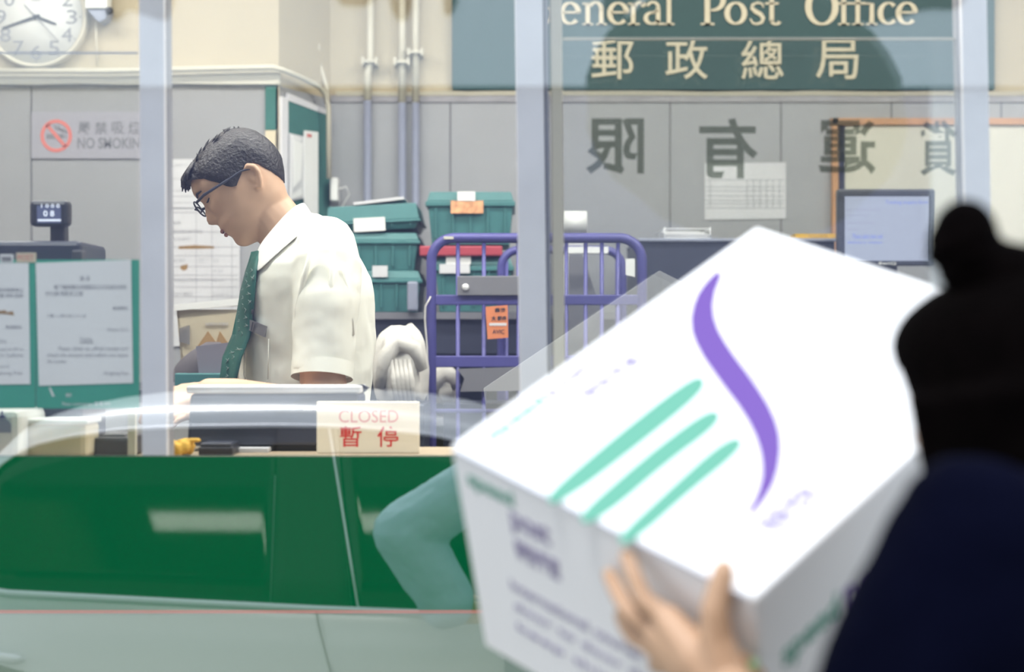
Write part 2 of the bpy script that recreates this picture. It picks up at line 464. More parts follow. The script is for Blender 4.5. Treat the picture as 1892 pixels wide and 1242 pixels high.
struct(MB().box(XL, XR, GLASS - .0012, GLASS, gz2 - .0012, gz2 + .0006).build('trim_4', M['redl']))
struct(MB().box(XL - .1, XR + .1, GLASS - .1, GLASS + .1, 2.55, 4.2).build('wall_front_top', M['facade2']))
# aluminium posts of the inner partition
MY = GLASS + .05
def lean(px_t, px_b, w, y0, dp, name, mats, z1=2.5):
    a = P(px_t, 0, y0); b = P(px_b, 843, y0)
    s = (b.x - a.x) / (b.z - a.z); W_ = w * y0 / F
    def X(z): return a.x + s * (z - a.z)
    z0 = 1.301
    m = MB(); m.hexa([(X(z0), y0, z0), (X(z0) + W_, y0, z0), (X(z0) + W_, y0 + dp, z0), (X(z0), y0 + dp, z0),
                      (X(z1), y0, z1), (X(z1) + W_, y0, z1), (X(z1) + W_, y0 + dp, z1), (X(z1), y0 + dp, z1)])
    return m.build(name, mats, None, .002)
struct(lean(256, 262, 47, MY, .05, 'trim_5', M['alu']), 'aluminium window post beside the two green framed notices')
struct(lean(301, 306, 7, MY + .012, .04, 'trim_6', M['alud']))
struct(lean(951, 962, 52, MY, .05, 'trim_7', M['alu']), 'aluminium window post in the middle of the front')
struct(lean(1004, 1013, 9, MY + .012, .04, 'trim_8', M['alud']))
struct(lean(1017, 1024, 21, MY + .005, .045, 'trim_9', M['trunk']))
struct(lean(1776, 1792, 48, MY, .05, 'trim_10', M['alu']), 'aluminium window post at the right edge')
struct(lean(1768, 1784, 6, MY + .015, .03, 'trim_11', M['alud']))
# inner panes
PY = GLASS + .08
def pane(px0, px1, ptop, name, mt, label):
    a = P(px0, ptop, PY); b = P(px1, 843, PY)
    o = struct(slab(a.x, b.x, PY, PY + .005, 1.301, a.z, name, mt, M['clear']), label)
    return o
pane(-700, 253, 97, 'window_2', M['pane'], 'inner glass pane behind the notices')
w3 = pane(1040, 1770, 70, 'window_3', M['paneveiled'], 'inner glass pane with a painted reflection veil, before the wall of the sign')
MB().pbox(1040, 69, 1770, 73, PY - .001, .007).build('pane_edge', M['board'], w3)
MB().pbox(-700, 96, 253, 98.5, PY - .001, .007).build('pane_edge', M['pipe_low'], bpy.data.objects['window_2'])
# mirror image of street lettering, painted onto the inner pane as dark see-through characters
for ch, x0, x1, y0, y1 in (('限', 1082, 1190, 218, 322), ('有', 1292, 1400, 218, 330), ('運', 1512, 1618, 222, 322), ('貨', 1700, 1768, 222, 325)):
    tag(MB().ptext(ch, x0, y0, x1, y1, PY + .0052, mirror=True, bold=.02, depth=.0004).build('painted_reflected_character', M['painted_mirror_text']),
        {'限': 'painted reflection of a dark brush character, nearest the middle post', '有': 'painted reflection of a dark brush character, above the wall notice',
         '運': 'painted reflection of a dark brush character, over the left edge of the wooden board frame', '貨': 'painted reflection of a dark brush character, beside the right window post'}[ch], 'lettering', 'painted reflected characters on the window')

# counter
ct_ = thing('service_counter', 'long pale wooden service counter running behind the glass', 'counter', (0, 2.8, FZ))
MB().box(XL + .02, XR - .02, GLASS + .03, 3.08, 1.265, 1.30).build('worktop', M['wood'], ct_, .003)
CT = 1.30
MB().box(XL + .03, XR - .03, GLASS + .06, 3.0, FZ, 1.265).build('base_cabinet', M['darkgrey'], ct_)

# CLOSED sign
t = thing('closed_sign', 'cream plate standing on the counter, reading CLOSED in red', 'sign', P(680, 838, 2.9))
a = P(585, 742, 2.9); b = P(775, 838, 2.9)
MB().box(a.x, b.x, 2.9, 2.906, CT, a.z).build('plate', M['signplate'], t, .002)
MB().box(a.x + .02, b.x - .02, 2.906, 2.94, CT, CT + .006).build('foot', M['signplate'], t)
MB().ptext('CLOSED', 626, 758, 736, 781, 2.8995, depth=.0005).build('printed_text', M['redl'], t)
m = MB(); m.ptext('暫', 628, 788, 668, 826, 2.8995, depth=.0005, bold=.01); m.ptext('停', 697, 788, 736, 826, 2.8995, depth=.0005, bold=.01); m.build('printed_characters', M['red'], t)

# green framed notices on the left pane
NY = PY - .004
def notice(px0, px1, name, label, paper_px, lines):
    t = thing(name, label, 'notice', P((px0 + px1) / 2, 755, NY), 'green framed notices on the glass')
    MB().pbox(px0, 480, px1, 755, NY, .003).build('green_frame', M['hkgreen'], t)
    q = [P(x, y, NY - .0008) for x, y in paper_px]
    m = MB(); m.prism([(v.x, v.z) for v in q], NY - .0012, NY - .0002); m.build('paper_sheet', M['paper'], t)
    m = MB()
    for s, x0, y0, x1, y1, k in lines:
        m.ptext(s, x0, y0, x1, y1, NY - .0016, depth=.0003)
    m.build('printed_text', M['inkl'], t)
    return t
L1 = [('通 告', 147, 509, 166, 519, 0), ('閣下離開櫃位前請索取正式收據及核對', 100, 526, 234, 535, 0), ('所付款項是否正確', 84, 538, 153, 547, 0),
      ('香港郵政', 208, 566, 236, 573, 0), ('二零一二年六月二十八日', 86, 580, 158, 587, 0), ('28 June 2012', 198, 606, 236, 614, 0),
      ('Notice', 148, 622, 171, 632, 1), ('Please obtain an official receipt and', 108, 640, 236, 650, 0), ('check the amount paid before you leave', 87, 652, 236, 662, 0),
      ('the counter.', 87, 664, 124, 671, 0), ('Hongkong Post', 192, 686, 236, 695, 0)]
t = notice(67, 257, 'window_notice', 'whole white notice in a green frame, beside the aluminium post', [(66, 486), (242, 480), (246, 708), (72, 713)], L1)
m = MB(); m.ptext('郵', 121, 727, 132, 734, NY - .0005, depth=.0003); m.ptext('Please communicate  致 電 2921', 115, 742, 204, 750, NY - .0005, depth=.0003)
m.build('frame_text', M['white'], t)
MB().pprism([(90, 716), (93, 716), (101, 733), (96, 732)], NY - .0006, .0005).build('scratch', M['white'], t)
MB().pprism([(147, 633), (172, 633), (172, 634), (147, 634)], NY - .0016, .0004).build('underline', M['inkg'], t)
L2 = [('請郵寄包裹顧客填妥報關單及', -60, 532, 43, 540, 0), ('資料正確無誤', -60, 542, 43, 550, 0), ('香港郵政', 10, 601, 40, 608, 0), ('Notice', -14, 626, 11, 634, 0),
      ('Customers are requested to fill in', -90, 642, 43, 650, 0), ('the declaration form before', -90, 652, 43, 660, 0), ('posting any parcel and', -90, 674, 16, 681, 0), ('Hongkong Post', -20, 686, 42, 694, 0)]
t = notice(-130, 65, 'window_notice', 'white notice in a green frame, cut by the left picture edge', [(-110, 486), (53, 486), (56, 710), (-110, 712)], L2)
m = MB(); m.pprism([(-8, 575), (10, 573), (12, 577), (24, 575), (26, 583), (14, 581), (2, 580), (-8, 581)], NY - .0016, .0004); m.build('brown_stain', M['brown'], t)
MB().pbox(30, 467, 66, 485, NY - .0012, .0015).build('small_card', M['signcream'], t)
MB().ptext('POST', 33, 471, 62, 481, NY - .0016, depth=.0003).build('card_text', M['redl'], t)
MB().pbox(0, 470, 24, 485, NY - .0012, .0015).build('barcode_card', M['paper'], t)
m = MB()
for i in range(8): m.pbox(3 + i * 2.4, 474, 4.3 + i * 2.4, 483, NY - .0016, .0004)
m.build('barcode', M['ink'], t)

# clutter on the counter, left
t = thing('label_printer', 'white label printer with a dark arched slot at the lower left edge', 'printer', P(10, 850, 2.7))
a = P(-60, 758, 2.7); b = P(36, 850, 2.7)
MB().box(a.x, b.x, 2.7, 2.86, CT, a.z).build('case', M['white'], t, .012)
MB().pprism([(-30, 800)] + [(-8 + 28 * math.cos(q), 786 - 16 * math.sin(q)) for q in [PI * k / 8 for k in range(8, -1, -1)]] + [(20, 800)], 2.6985, .004).build('slot', M['pipe_low'], t)
m = MB(); m.pbox(-2, 768, 10, 772, 2.6985, .002); m.pbox(2, 760, 5, 770, 2.6985, .002); m.build('blue_mark', M['purple'], t)
t = thing('carton', 'low cream box on the counter under the notices', 'box', P(90, 850, 2.75))
a = P(42, 780, 2.75); b = P(160, 850, 2.75)
MB().box(a.x, b.x, 2.75, 2.84, CT, a.z).build('body', M['signcream'], t, .01)
MB().box(a.x - .002, b.x + .002, 2.748, 2.842, a.z - .004, a.z + .004).build('lid', M['white'], t, .002)
t = thing('card_reader', 'dark grey card reader beside the low cream box on the counter', 'card reader', P(200, 850, 2.8))
a = P(172, 808, 2.8); b = P(238, 850, 2.8)
MB().box(a.x, b.x, 2.8, 2.92, CT, a.z).build('body', M['darkgrey'], t, .006)
MB().box(a.x + .01, b.x - .01, 2.82, 2.9, a.z - .002, a.z + .004).build('keypad', M['greypl'], t, .002)
t = tag(MB().pbox(236, 752, 250, 850, 2.78, .012).build('upright_ruler', M['board']), 'narrow pale board standing on the counter left of the aluminium post', 'board')
# yellow cloth and black tray
m = MB()
for i in range(22):
    q = P(random.uniform(316, 350), random.uniform(812, 835), 2.83); q.y += random.uniform(-.03, .03); q.z = CT + random.uniform(.008, .022)
    m.sphere(q, (random.uniform(.008, .016), .012, random.uniform(.006, .012)), 10, 6)
for px in (352, 358, 364):
    q = P(px, 812, 2.83); q.z = CT + .027; m.sphere(q, (.008, .008, .004), 8, 5)
o = blob('yellow_duster', m, M['yellow'], None, .003, 2)
tag(o, 'crumpled yellow duster on the counter beside the left aluminium post', 'cloth')
t = thing('ink_pad', 'flat black ink pad on the counter between the yellow duster and the sign', 'ink pad', P(398, 850, 2.86))
a = P(366, 822, 2.86); b = P(430, 850, 2.86)
MB().box(a.x, b.x, 2.86, 2.94, CT, CT + .014).build('base', M['dark'], t, .003)
MB().box(a.x + .003, b.x - .003, 2.863, 2.937, CT + .014, CT + .02).build('lid', M['navy'], t, .002)
t = tag(MB().box(P(440, 0, 2.95).x, P(500, 0, 2.95).x, 2.92, 2.98, CT, CT + .008).build('paper_pad', M['paper2'], None, .001), 'small pale paper pad on the counter beside the ink pad', 'paper pad')

# electronic scale before the man
t = thing('counter_scale', 'wide dark counter scale with a pale steel platform before the man', 'scale', P(500, 800, 2.95))
a = P(345, 728, 2.95); b = P(668, 790, 2.95)
SD = 2.95
m = MB(); m.hexa([(a.x, SD, CT + .01), (b.x, SD, CT + .01), (b.x, SD + .12, CT + .01), (a.x, SD + .12, CT + .01), (a.x + .004, SD + .01, a.z), (b.x - .004, SD + .01, a.z), (b.x - .004, SD + .12, a.z), (a.x + .004, SD + .12, a.z)])
m.build('body', M['navy'], t, .006)
zt = P(0, 714, SD).z
MB().box(a.x - .002, b.x - .002, SD + .004, SD + .12, a.z + .0005, zt).build('platform', M['paper2'], t, .003)
MB().pprism([(505, 762), (560, 735), (640, 728), (660, 728), (660, 762)], SD + .002, .004).build('side_panel', M['dark'], t)
for px in (400, 560):
    m = MB(); m.ptext('BPA 5x' if px == 400 else 'SCALE', px, 752, px + 36, 759, SD + .0005, depth=.0008); m.build('printed_text', M['inkl'], t)
MB().box(a.x + .02, b.x - .02, SD + .02, SD + .1, CT, CT + .012).build('foot', M['dark'], t)
MB().pprism([(636, 714), (668, 711), (680, 717), (672, 725), (640, 724)], SD + .05, .03).build('latch', M['navy'], t)

# cash register with customer display behind the notices
t = thing('cash_register', 'dark cash register with a small lit customer display', 'cash register', P(60, 850, 2.86))
a = P(-60, 445, 2.86); b = P(150, 850, 2.86)
MB().box(a.x, b.x, 2.86, 3.04, CT, a.z).build('body', M['navy'], t, .008)
MB().pbox(132, 462, 151, 500, 2.85, .03).build('card_slot', M['darkgrey'], t, .003)
MB().pbox(92, 412, 119, 448, 2.92, .03).build('display_neck', M['dark'], t, .003)
d = MB().pbox(54, 370, 126, 418, 2.9, .03).build('display_head', M['dark'], t, .007)
MB().pbox(68, 380, 112, 412, 2.898, .003).build('display_screen', M['dscreen'], d)
m = MB(); m.ptext('1 0 0 0', 76, 377, 110, 384, 2.8965, depth=.001, bold=.01); m.ptext('0 8', 80, 389, 100, 400, 2.8965, depth=.001, bold=.02); m.pbox(70, 405, 112, 409, 2.8965, .001); m.build('display_digits', M['dglow'], d)

# ------------------------------------------------------------------ wall things, left
CD = LW - .045
t = thing('wall_clock', 'round white wall clock with black numerals showing twenty to four', 'clock', P(65, 30, LW))
c = P(65, 30, CD); k = CD / F
rim = MB(); rim.lathe([(95 * k, .045), (95 * k, .01), (92 * k, 0), (88 * k, .004), (86 * k, .014), (86 * k, .045)], c, 'Y', 64); rim.build('rim', M['trunk'], t, smooth=True)
MB().lathe([(0.0001, .012), (87 * k, .012), (87 * k, .02), (0.0001, .02)], c, 'Y', 64).build('dial', mat('pale_clock_dial', (.60, .60, .58), .5), t)
for h in range(1, 13):
    m = MB(); an = h * PI / 6; x = c.x + 66 * k * math.sin(an); z = c.z + 66 * k * math.cos(an)
    w_ = (17 if h > 9 else 10) * k; hh = 13 * k
    m.text(str(h), x - w_, x + w_, z - hh, z + hh, CD + .0105, depth=.001, bold=.0); m.build('numeral', M['inkg'], t)
m = MB()
for h in range(12):
    an = h * PI / 6; p0 = (c.x + 80 * k * math.sin(an), c.z + 80 * k * math.cos(an)); p1 = (c.x + 84 * k * math.sin(an), c.z + 84 * k * math.cos(an))
    m.ribbon([p0, p1], .0025, CD + .0105, CD + .0115)
m.build('minute_marks', M['inkg'], t)
def hand(name, ang, l0, l1, w0, w1, y, mt):
    m = MB(); s, cc = math.sin(ang), math.cos(ang)
    m.ribbon([(c.x + l0 * k * s, c.z + l0 * k * cc), (c.x + l1 * k * s, c.z + l1 * k * cc)], [w0 * k, w1 * k], y, y + .001); m.build(name, mt, t)
hand('hour_hand', R_(110), -6, 40, 6, 4, CD + .008, M['ink']); hand('minute_hand', R_(251), -8, 66, 6, 3, CD + .0065, M['ink'])
hand('second_hand', R_(137), -30, 62, 2.4, 1, CD + .005, M['inkg'])
MB().lathe([(0.0001, 0), (4 * k, 0), (4 * k, .01)], c + Vector((0, .003, 0)), 'Y', 20).build('hand_hub', M['ink'], t)
MB().pbox(58, -2, 75, 3, CD + .0105, .001).build('small_mark', M['inkl'], t)

t = thing('alarm_unit', 'white boxed alarm unit on a grey bracket beside the wall clock', 'alarm', P(178, 20, LW))
MB().pbox(157, -60, 197, 15, LW - .08, .07).build('case', M['white'], t, .004)
MB().pprism([(160, 17), (202, 17), (196, 34), (184, 41), (176, 36)], LW - .07, .065).build('bracket', M['pipe_low'], t, .003)
MB().sphere(P(202, 20, LW - .075), .012).build('knob', M['ink'], t)
m = MB(); m.ribbon([(P(170, 2, 0 + LW).x, P(0, 2, LW).z), (P(178, 7, LW).x, P(0, 7, LW).z), (P(186, 2, LW).x, P(0, 2, LW).z)], .003, LW - .0815, LW - .0805); m.build('red_mark', M['redl'], t)
tag(MB().tube([P(177, 40, LW - .02), P(178, 75, LW - .02), P(180, 122, LW - .02)], .003, 6).build('alarm_cable', M['trunk']), 'thin cable hanging from the alarm unit beside the clock', 'cable')

# no smoking sign
SY = LW - .018
t = thing('no_smoking_sign', 'pale NO SMOKING board with a red ring on the left wall', 'sign', P(180, 293, SY))
a = P(58, 207, SY); b = P(300, 293, SY)
MB().box(a.x, b.x, SY, SY + .006, b.z, a.z).build('board', mat('pale_grey_sign', (.36, .355, .40), .5), t)
cc = P(104, 251, SY); kk = SY / F
m = MB(); ring = [(cc.x + 26 * kk * math.cos(q), cc.z + 27 * kk * math.sin(q)) for q in [2 * PI * i / 40 for i in range(41)]]
m.ribbon(ring, 6.5 * kk, SY - .0012, SY - .0002)
m.ribbon([(cc.x - 17 * kk, cc.z + 20 * kk), (cc.x + 17 * kk, cc.z - 20 * kk)], 6.5 * kk, SY - .0012, SY - .0002); m.build('red_ring', M['redl'], t)
m = MB(); m.pbox(86, 248, 118, 256, SY - .0008, .0006); m.pbox(120, 248, 122, 256, SY - .0008, .0006)
for off in (0, 6):
    m.ribbon([(P(102 + off, 231, SY).x, P(0, 231, SY).z), (P(104 + off, 238, SY).x, P(0, 238, SY).z), (P(113 + off, 240, SY).x, P(0, 240, SY).z), (P(118 + off, 246, SY).x, P(0, 246, SY).z)], 3 * kk, SY - .0008, SY - .0002)
m.build('cigarette', M['inkg'], t)
m = MB(); m.ptext('NO SMOKING', 143, 254, 274, 275, SY - .0008, depth=.0006, bold=.02)
for i, ch in enumerate('嚴禁吸煙'):
    x = 144 + i * 31; m.ptext(ch, x, 225, x + 23, 248, SY - .0008, depth=.0006, bold=.012)
m.build('printed_text', M['inkg'], t)

# posted sheets behind the man
def sheet(name, px0, py0, px1, py1, d, label, rows, cols, mt=M['paper'], ink=M['inkl'], skew=0):
    t = thing(name, label, 'paper', P((px0 + px1) / 2, py1, d), None)
    a = P(px0, py0, d); b = P(px1, py1, d)
    s = skew * d / F
    m = MB(); m.prism([(a.x, b.z), (b.x, b.z - s), (b.x, a.z - s), (a.x, a.z)], d, d + .0015); m.build('paper_sheet', mt, t)
    m = MB()
    for r in rows: m.pbox(px0 + 2, r, px1 - 3, r + 1.0, d - .0006, .0005)
    for cx_ in cols: m.pbox(cx_, rows[0], cx_ + .9, rows[-1], d - .0006, .0005)
    m.build('printed_table', ink, t)
    return t, a, b
t, a, b = sheet('posted_sheet', 312, 294, 441, 384, LW - .016, 'upper of two printed sheets on the wall in front of the man\'s face', [330, 352, 362, 374], [], M['paper2'], M['inkm'])
m = MB(); m.ptext('TEST 2', 322, 303, 346, 309, LW - .0166, depth=.0004); m.build('printed_text', M['inkl'], t)
t, a, b = sheet('posted_sheet', 311, 386, 443, 640, LW - .019, 'large printed table sheet with brown stains on the wall before the man', [392, 428, 456, 472, 492, 508, 516, 530, 548, 565, 580], [318, 362, 391, 428], M['paper2'], M['inkm'])
m = MB()
for yy, x0, x1, s in ((408, 318, 334, '郵費'), (424, 318, 374, '郵件空郵平郵及掛號'), (438, 318, 352, '本地郵件'), (478, 318, 342, '空郵'), (478, 366, 376, '20'), (478, 394, 404, '30'), (497, 394, 412, '4.50'), (513, 318, 414, 'Particulars of surface and air mail rates'), (540, 318, 356, '平郵'), (540, 392, 420, 'Zone 1')):
    m.ptext(s, x0, yy, x1, yy + 7, LW - .0196, depth=.0004)
m.build('printed_text', M['inkl'], t)
m = MB(); m.pprism([(330, 455), (360, 453), (395, 455), (396, 459), (362, 460), (330, 460)], LW - .0196, .0004); m.pprism([(334, 491), (347, 488), (346, 497), (339, 501), (333, 496)], LW - .0196, .0004); m.build('brown_stain', M['brown'], t)

# sorting bench with bin, bag
BZ = P(0, 720, 4.2).z
t = thing('sorting_bench', 'dark sorting bench behind the man carrying the white bin', 'bench', P(300, 0, 4.4) * 1)
t.location.z = FZ
MB().box(-1.6, -.62, 4.15, 4.85, BZ - .03, BZ).build('top', M['darkgrey'], t)
for x in (-1.57, -.68):
    for y in (4.18, 4.8): MB().box(x, x + .04, y, y + .04, FZ, BZ - .03).build('leg', M['darkgrey'], t)
t = thing('letter_bin', 'white plastic bin holding envelopes behind the dark bag', 'bin', P(385, 700, 4.4))
a = P(326, 572, 4.4); b = P(447, 700, 4.4)
m = MB(); zb = BZ; zt = a.z
def tray(m, x0, x1, y0, y1, z0, z1, th, tap):
    m.hexa([(x0 + tap, y0 + tap, z0), (x1 - tap, y0 + tap, z0), (x1 - tap, y1 - tap, z0), (x0 + tap, y1 - tap, z0), (x0 + tap, y0 + tap, z0 + th), (x1 - tap, y0 + tap, z0 + th), (x1 - tap, y1 - tap, z0 + th), (x0 + tap, y1 - tap, z0 + th)])
    for (ax, bx, ay, by) in ((x0, x1, y0, y0 + th), (x0, x1, y1 - th, y1), (x0, x0 + th, y0, y1), (x1 - th, x1, y0, y1)):
        def t_(x, y): return (x + (tap if x < (x0 + x1) / 2 else -tap), y + (tap if y < (y0 + y1) / 2 else -tap))
        lo = [t_(ax, ay), t_(bx, ay), t_(bx, by), t_(ax, by)]; hi = [(ax, ay), (bx, ay), (bx, by), (ax, by)]
        m.hexa([(x, y, z0) for x, y in lo] + [(x, y, z1) for x, y in hi])
tray(m, a.x, b.x, 4.4, 4.7, zb, zt, .006, .015); m.build('body', M['signcream'], t)
MB().hexa([(a.x - .006, 4.385, zt - .004), (b.x + .006, 4.385, zt + .012), (b.x + .006, 4.41, zt + .012), (a.x - .006, 4.41, zt - .004), (a.x - .006, 4.385, zt + .012), (b.x + .006, 4.385, zt + .03), (b.x + .006, 4.41, zt + .03), (a.x - .006, 4.41, zt + .012)]).build('rim', M['white'], t)
m = MB()
for i in range(6): m.pbox(332 + i * 3.2, 606 - i, 333.8 + i * 3.2, 632 + i, 4.395, .003)
m.build('barcode', M['inkg'], t)
m = MB(); m.ptext('NORTH POINT', 380, 596, 422, 602, 4.396, depth=.002); m.build('printed_text', M['inkl'], t)
for i, (p0, p1, p2) in enumerate((((358, 650), (384, 612), (412, 650)), ((392, 655), (406, 612), (436, 655)))):
    tag(MB().pprism([p0, p1, p2], 4.37 - i * .006, .004).build('brown_envelope', M['brown']), ['brown envelope corner standing left in the bag behind the bin', 'brown envelope corner standing right, nearer the tie'][i], 'envelope', 'brown envelopes')
m = MB()
rows = []
for i in range(9):
    q = i / 8; yy = 705 - (705 - 632) * q; wd = [1, 1.0, .97, .92, .85, .74, .6, .42, .2][i]
    cc = P(372 + 22 * q, yy, 4.28); rr = 62 * wd * 4.28 / F
    rows.append([(cc.x + rr * math.cos(2 * PI * k / 24), cc.y + .05 * wd * math.sin(2 * PI * k / 24), cc.z) for k in range(24)])
m.grid(rows, close=True, caps=True)
o = m.build('mail_bag', mat('dark_brown_grey_bag', (.10, .09, .10), .8, var=.15, scale=10), None, smooth=True)
tag(o, 'dark rounded bag on the bench in front of the white bin', 'bag')
t = tag(MB().pprism([(362, 640), (430, 632), (432, 698), (368, 700)], 4.2, .02).build('plastic_sleeve', mat('grey_plastic_sleeve', (.22, .21, .25), .35)), 'grey plastic sleeve leaning before the dark bag on the bench', 'sleeve')
t = tag(MB().pbox(322, 690, 430, 722, 4.17, .03).build('teal_tray', M['crate'], None, .003), 'flat teal tray edge on the bench behind the man\'s hand', 'tray')

# felt board and papers on the return wall
def ang_pt(px, z, off):
    # point on the angled wall along camera column px
    nrm = Vector(((BW - LW), -(xb - xa), 0)).normalized()
    a = Vector((xa, LW, 0)) + nrm * off; b = Vector((xb, BW, 0)) + nrm * off
    s = (px - CX) / F
    tt = (a.x - s * a.y) / (s * (b.y - a.y) - (b.x - a.x))
    q = a + (b - a) * tt; return Vector((q.x, q.y, z))
def ang_quad(pp, off, th):
    fr = []
    for px, py in pp:
        q = ang_pt(px, 0, off); q.z = CAMZ - (py - CY) * q.y / F; fr.append(q)
    bk = []
    nrm = Vector(((BW - LW), -(xb - xa), 0)).normalized()
    for q in fr: bk.append(q - nrm * th)
    return [fr[0], fr[1], bk[1], bk[0], fr[3], fr[2], bk[2], bk[3]]
t = thing('felt_board', 'green felt board hung on the narrow angled wall behind the man', 'notice board', ang_pt(570, 1.5, .01))
MB().hexa(ang_quad([(533, 520), (609, 500), (609, 212), (533, 182)], .016, .006)).build('felt', M['tealb'], t)
MB().hexa(ang_quad([(521, 520), (533, 518), (533, 182), (521, 178)], .018, .01)).build('frame', M['alu'], t)
MB().hexa(ang_quad([(533, 186), (609, 214), (609, 205), (533, 172)], .018, .01)).build('top_frame', M['alu'], t)
for i, (q, lab, mt) in enumerate((([(536, 372), (562, 366), (562, 252), (536, 246)], 'grey bundle of papers pinned on the felt board left of the white sheet', 'paper2'), ([(563, 440), (588, 430), (588, 244), (563, 241)], 'long white sheet pinned on the felt board', 'paper'))):
    t = thing('pinned_papers', lab, 'paper', ang_pt((q[0][0] + q[1][0]) / 2, 1.5, .02))
    MB().hexa(ang_quad(q, .026 + .004 * i, .004)).build('paper_sheet', M[mt], t)
    if i == 0:
        for j in range(3):
            MB().hexa(ang_quad([(537 + j * 3, 370 - j * 12), (558 - j, 360 - j * 14), (556 + j * 2, 256 + j * 5), (539 + j * 2, 250 + j * 3)], .03 + .003 * j, .002)).build('loose_sheet', M['paper2' if j % 2 else 'paper'], t)
    else:
        MB().hexa(ang_quad([(568, 253), (576, 254), (576, 248), (568, 247)], .032, .001)).build('red_stamp', M['redl'], t)

# ------------------------------------------------------------------ the sign General Post Office
GY = BW - .03
t = thing('post_office_sign', 'large teal wall sign reading General Post Office in cream letters', 'sign', P(1336, 165, GY))
a = P(835, -95, GY); b = P(1838, 166, GY)
MB().box(a.x, b.x, GY, GY + .02, b.z, a.z).build('board', M['teal'], t, .002)
k = GY / F
LY0, LY1 = GY - .006, GY
def G(px, py): q = P(px, py, GY); return (q.x, q.z)
def ringstroke(m, cx, cy, rx, ry, a0, a1, wthick, wthin, tilt=0, n=36):
    pts, ws = [], []
    for i in range(n + 1):
        an = R_(a0 + (a1 - a0) * i / n)
        pts.append(G(cx + rx * math.cos(an), cy - ry * math.sin(an)))
        ws.append((wthin + (wthick - wthin) * abs(math.cos(an - tilt)) ** 1.3) * k)
    m.ribbon(pts, ws, LY0, LY1)
def stem(m, x0, x1, y0, y1):
    m.pbox(x0, y0, x1, y1, LY0, LY1 - LY0)
def letters(m):
    B, X, A = 46, 4, -21         # baseline, x-height, cap height
    def e(x):
        ringstroke(m, x + 19, 25, 15.5, 19, 5, 318, 10, 3.5); stem(m, x + 6, x + 38, 21, 24.5)
    def n(x):
        stem(m, x + 6, x + 14, X + 2, B); stem(m, x, x + 20, B - 3, B); stem(m, x, x + 10, X + 1, X + 4)
        ringstroke(m, x + 24, 18, 11, 13, 150, 0, 8, 4); stem(m, x + 31, x + 39, 16, B); stem(m, x + 26, x + 45, B - 3, B)
    def r(x):
        stem(m, x + 6, x + 14, X + 2, B); stem(m, x, x + 22, B - 3, B); stem(m, x, x + 10, X + 1, X + 4)
        ringstroke(m, x + 22, 17, 10, 12, 160, 50, 7, 4); q = P(x + 28, 9, GY); m.prism([(q.x + 5 * k * math.cos(u), q.z + 5 * k * math.sin(u)) for u in [2 * PI * i / 12 for i in range(12)]], LY0, LY1)
    def aa(x):
        ringstroke(m, x + 17, 34, 12, 10.5, 70, 340, 8, 3.5); stem(m, x + 24, x + 32, 14, B - 3); ringstroke(m, x + 18, 14, 10, 9.5, 0, 165, 6, 4); stem(m, x + 28, x + 40, B - 4, B)
        m.ribbon([G(x + 18, 23), G(x + 28, 20)], 3.5 * k, LY0, LY1)
    def l(x):
        stem(m, x + 6, x + 14, A, B); stem(m, x, x + 20, B - 3, B); stem(m, x, x + 10, A, A + 3)
    def o(x): ringstroke(m, x + 20, 25, 16, 19, 0, 360, 10, 3.5)
    def s(x):
        pts = [(28, 14), (26, 7), (17, 5.5), (8, 9), (7, 16), (14, 22), (23, 27), (28, 34), (25, 42), (16, 45), (8, 43), (4, 35)]
        m.ribbon([G(x + px, py) for px, py in pts], [q * k for q in (3, 3.5, 4, 5, 6.5, 8, 8, 7, 5, 4, 3.5, 3)], LY0, LY1)
    def tt(x):
        stem(m, x + 9, x + 17, -8, B - 6); stem(m, x + 1, x + 26, X, X + 4); ringstroke(m, x + 20, 38, 7.5, 7, 180, 340, 7, 4)
    def f(x):
        stem(m, x + 7, x + 15, -10, B); stem(m, x + 1, x + 22, B - 3, B); stem(m, x + 1, x + 26, X, X + 4); ringstroke(m, x + 21, -10, 10, 10, 180, 30, 7, 4)
    def ii(x):
        stem(m, x + 6, x + 14, X + 2, B); stem(m, x, x + 20, B - 3, B); stem(m, x, x + 10, X + 1, X + 4); q = P(x + 10, -10, GY); m.prism([(q.x + 5 * k * math.cos(u), q.z + 5 * k * math.sin(u)) for u in [2 * PI * i / 12 for i in range(12)]], LY0, LY1)
    def cc_(x): ringstroke(m, x + 19, 25, 15, 19, 45, 318, 10, 3.5)
    def Pp(x):
        stem(m, x + 7, x + 17, A, B); stem(m, x, x + 25, B - 3.5, B); stem(m, x, x + 25, A, A + 3.5); ringstroke(m, x + 22, 0, 19, 19, 100, -100, 10, 4)
    def O(x): ringstroke(m, x + 30, 13, 25, 32, 0, 360, 12, 4)
    def Gg(x): ringstroke(m, x + 30, 13, 25, 32, 45, 350, 11, 4); stem(m, x + 47, x + 57, 14, 40); stem(m, x + 40, x + 63, 13, 17)
    Gg(968); e(1034); n(1076); e(1123); r(1160); aa(1188); l(1226)
    Pp(1295); o(1339); s(1382); tt(1413)
    O(1488); f(1548); f(1574); ii(1601); cc_(1622); e(1656)
m = MB(); letters(m); m.build('latin_letters', M['signcream'], t)
m = MB()
for ch, x in (('郵', 1093), ('政', 1230), ('總', 1370), ('局', 1508)):
    m.ptext(ch, x, 72, x + 78, 146, LY0, depth=.006, bold=.006)
m.build('chinese_letters', M['signcream'], t)

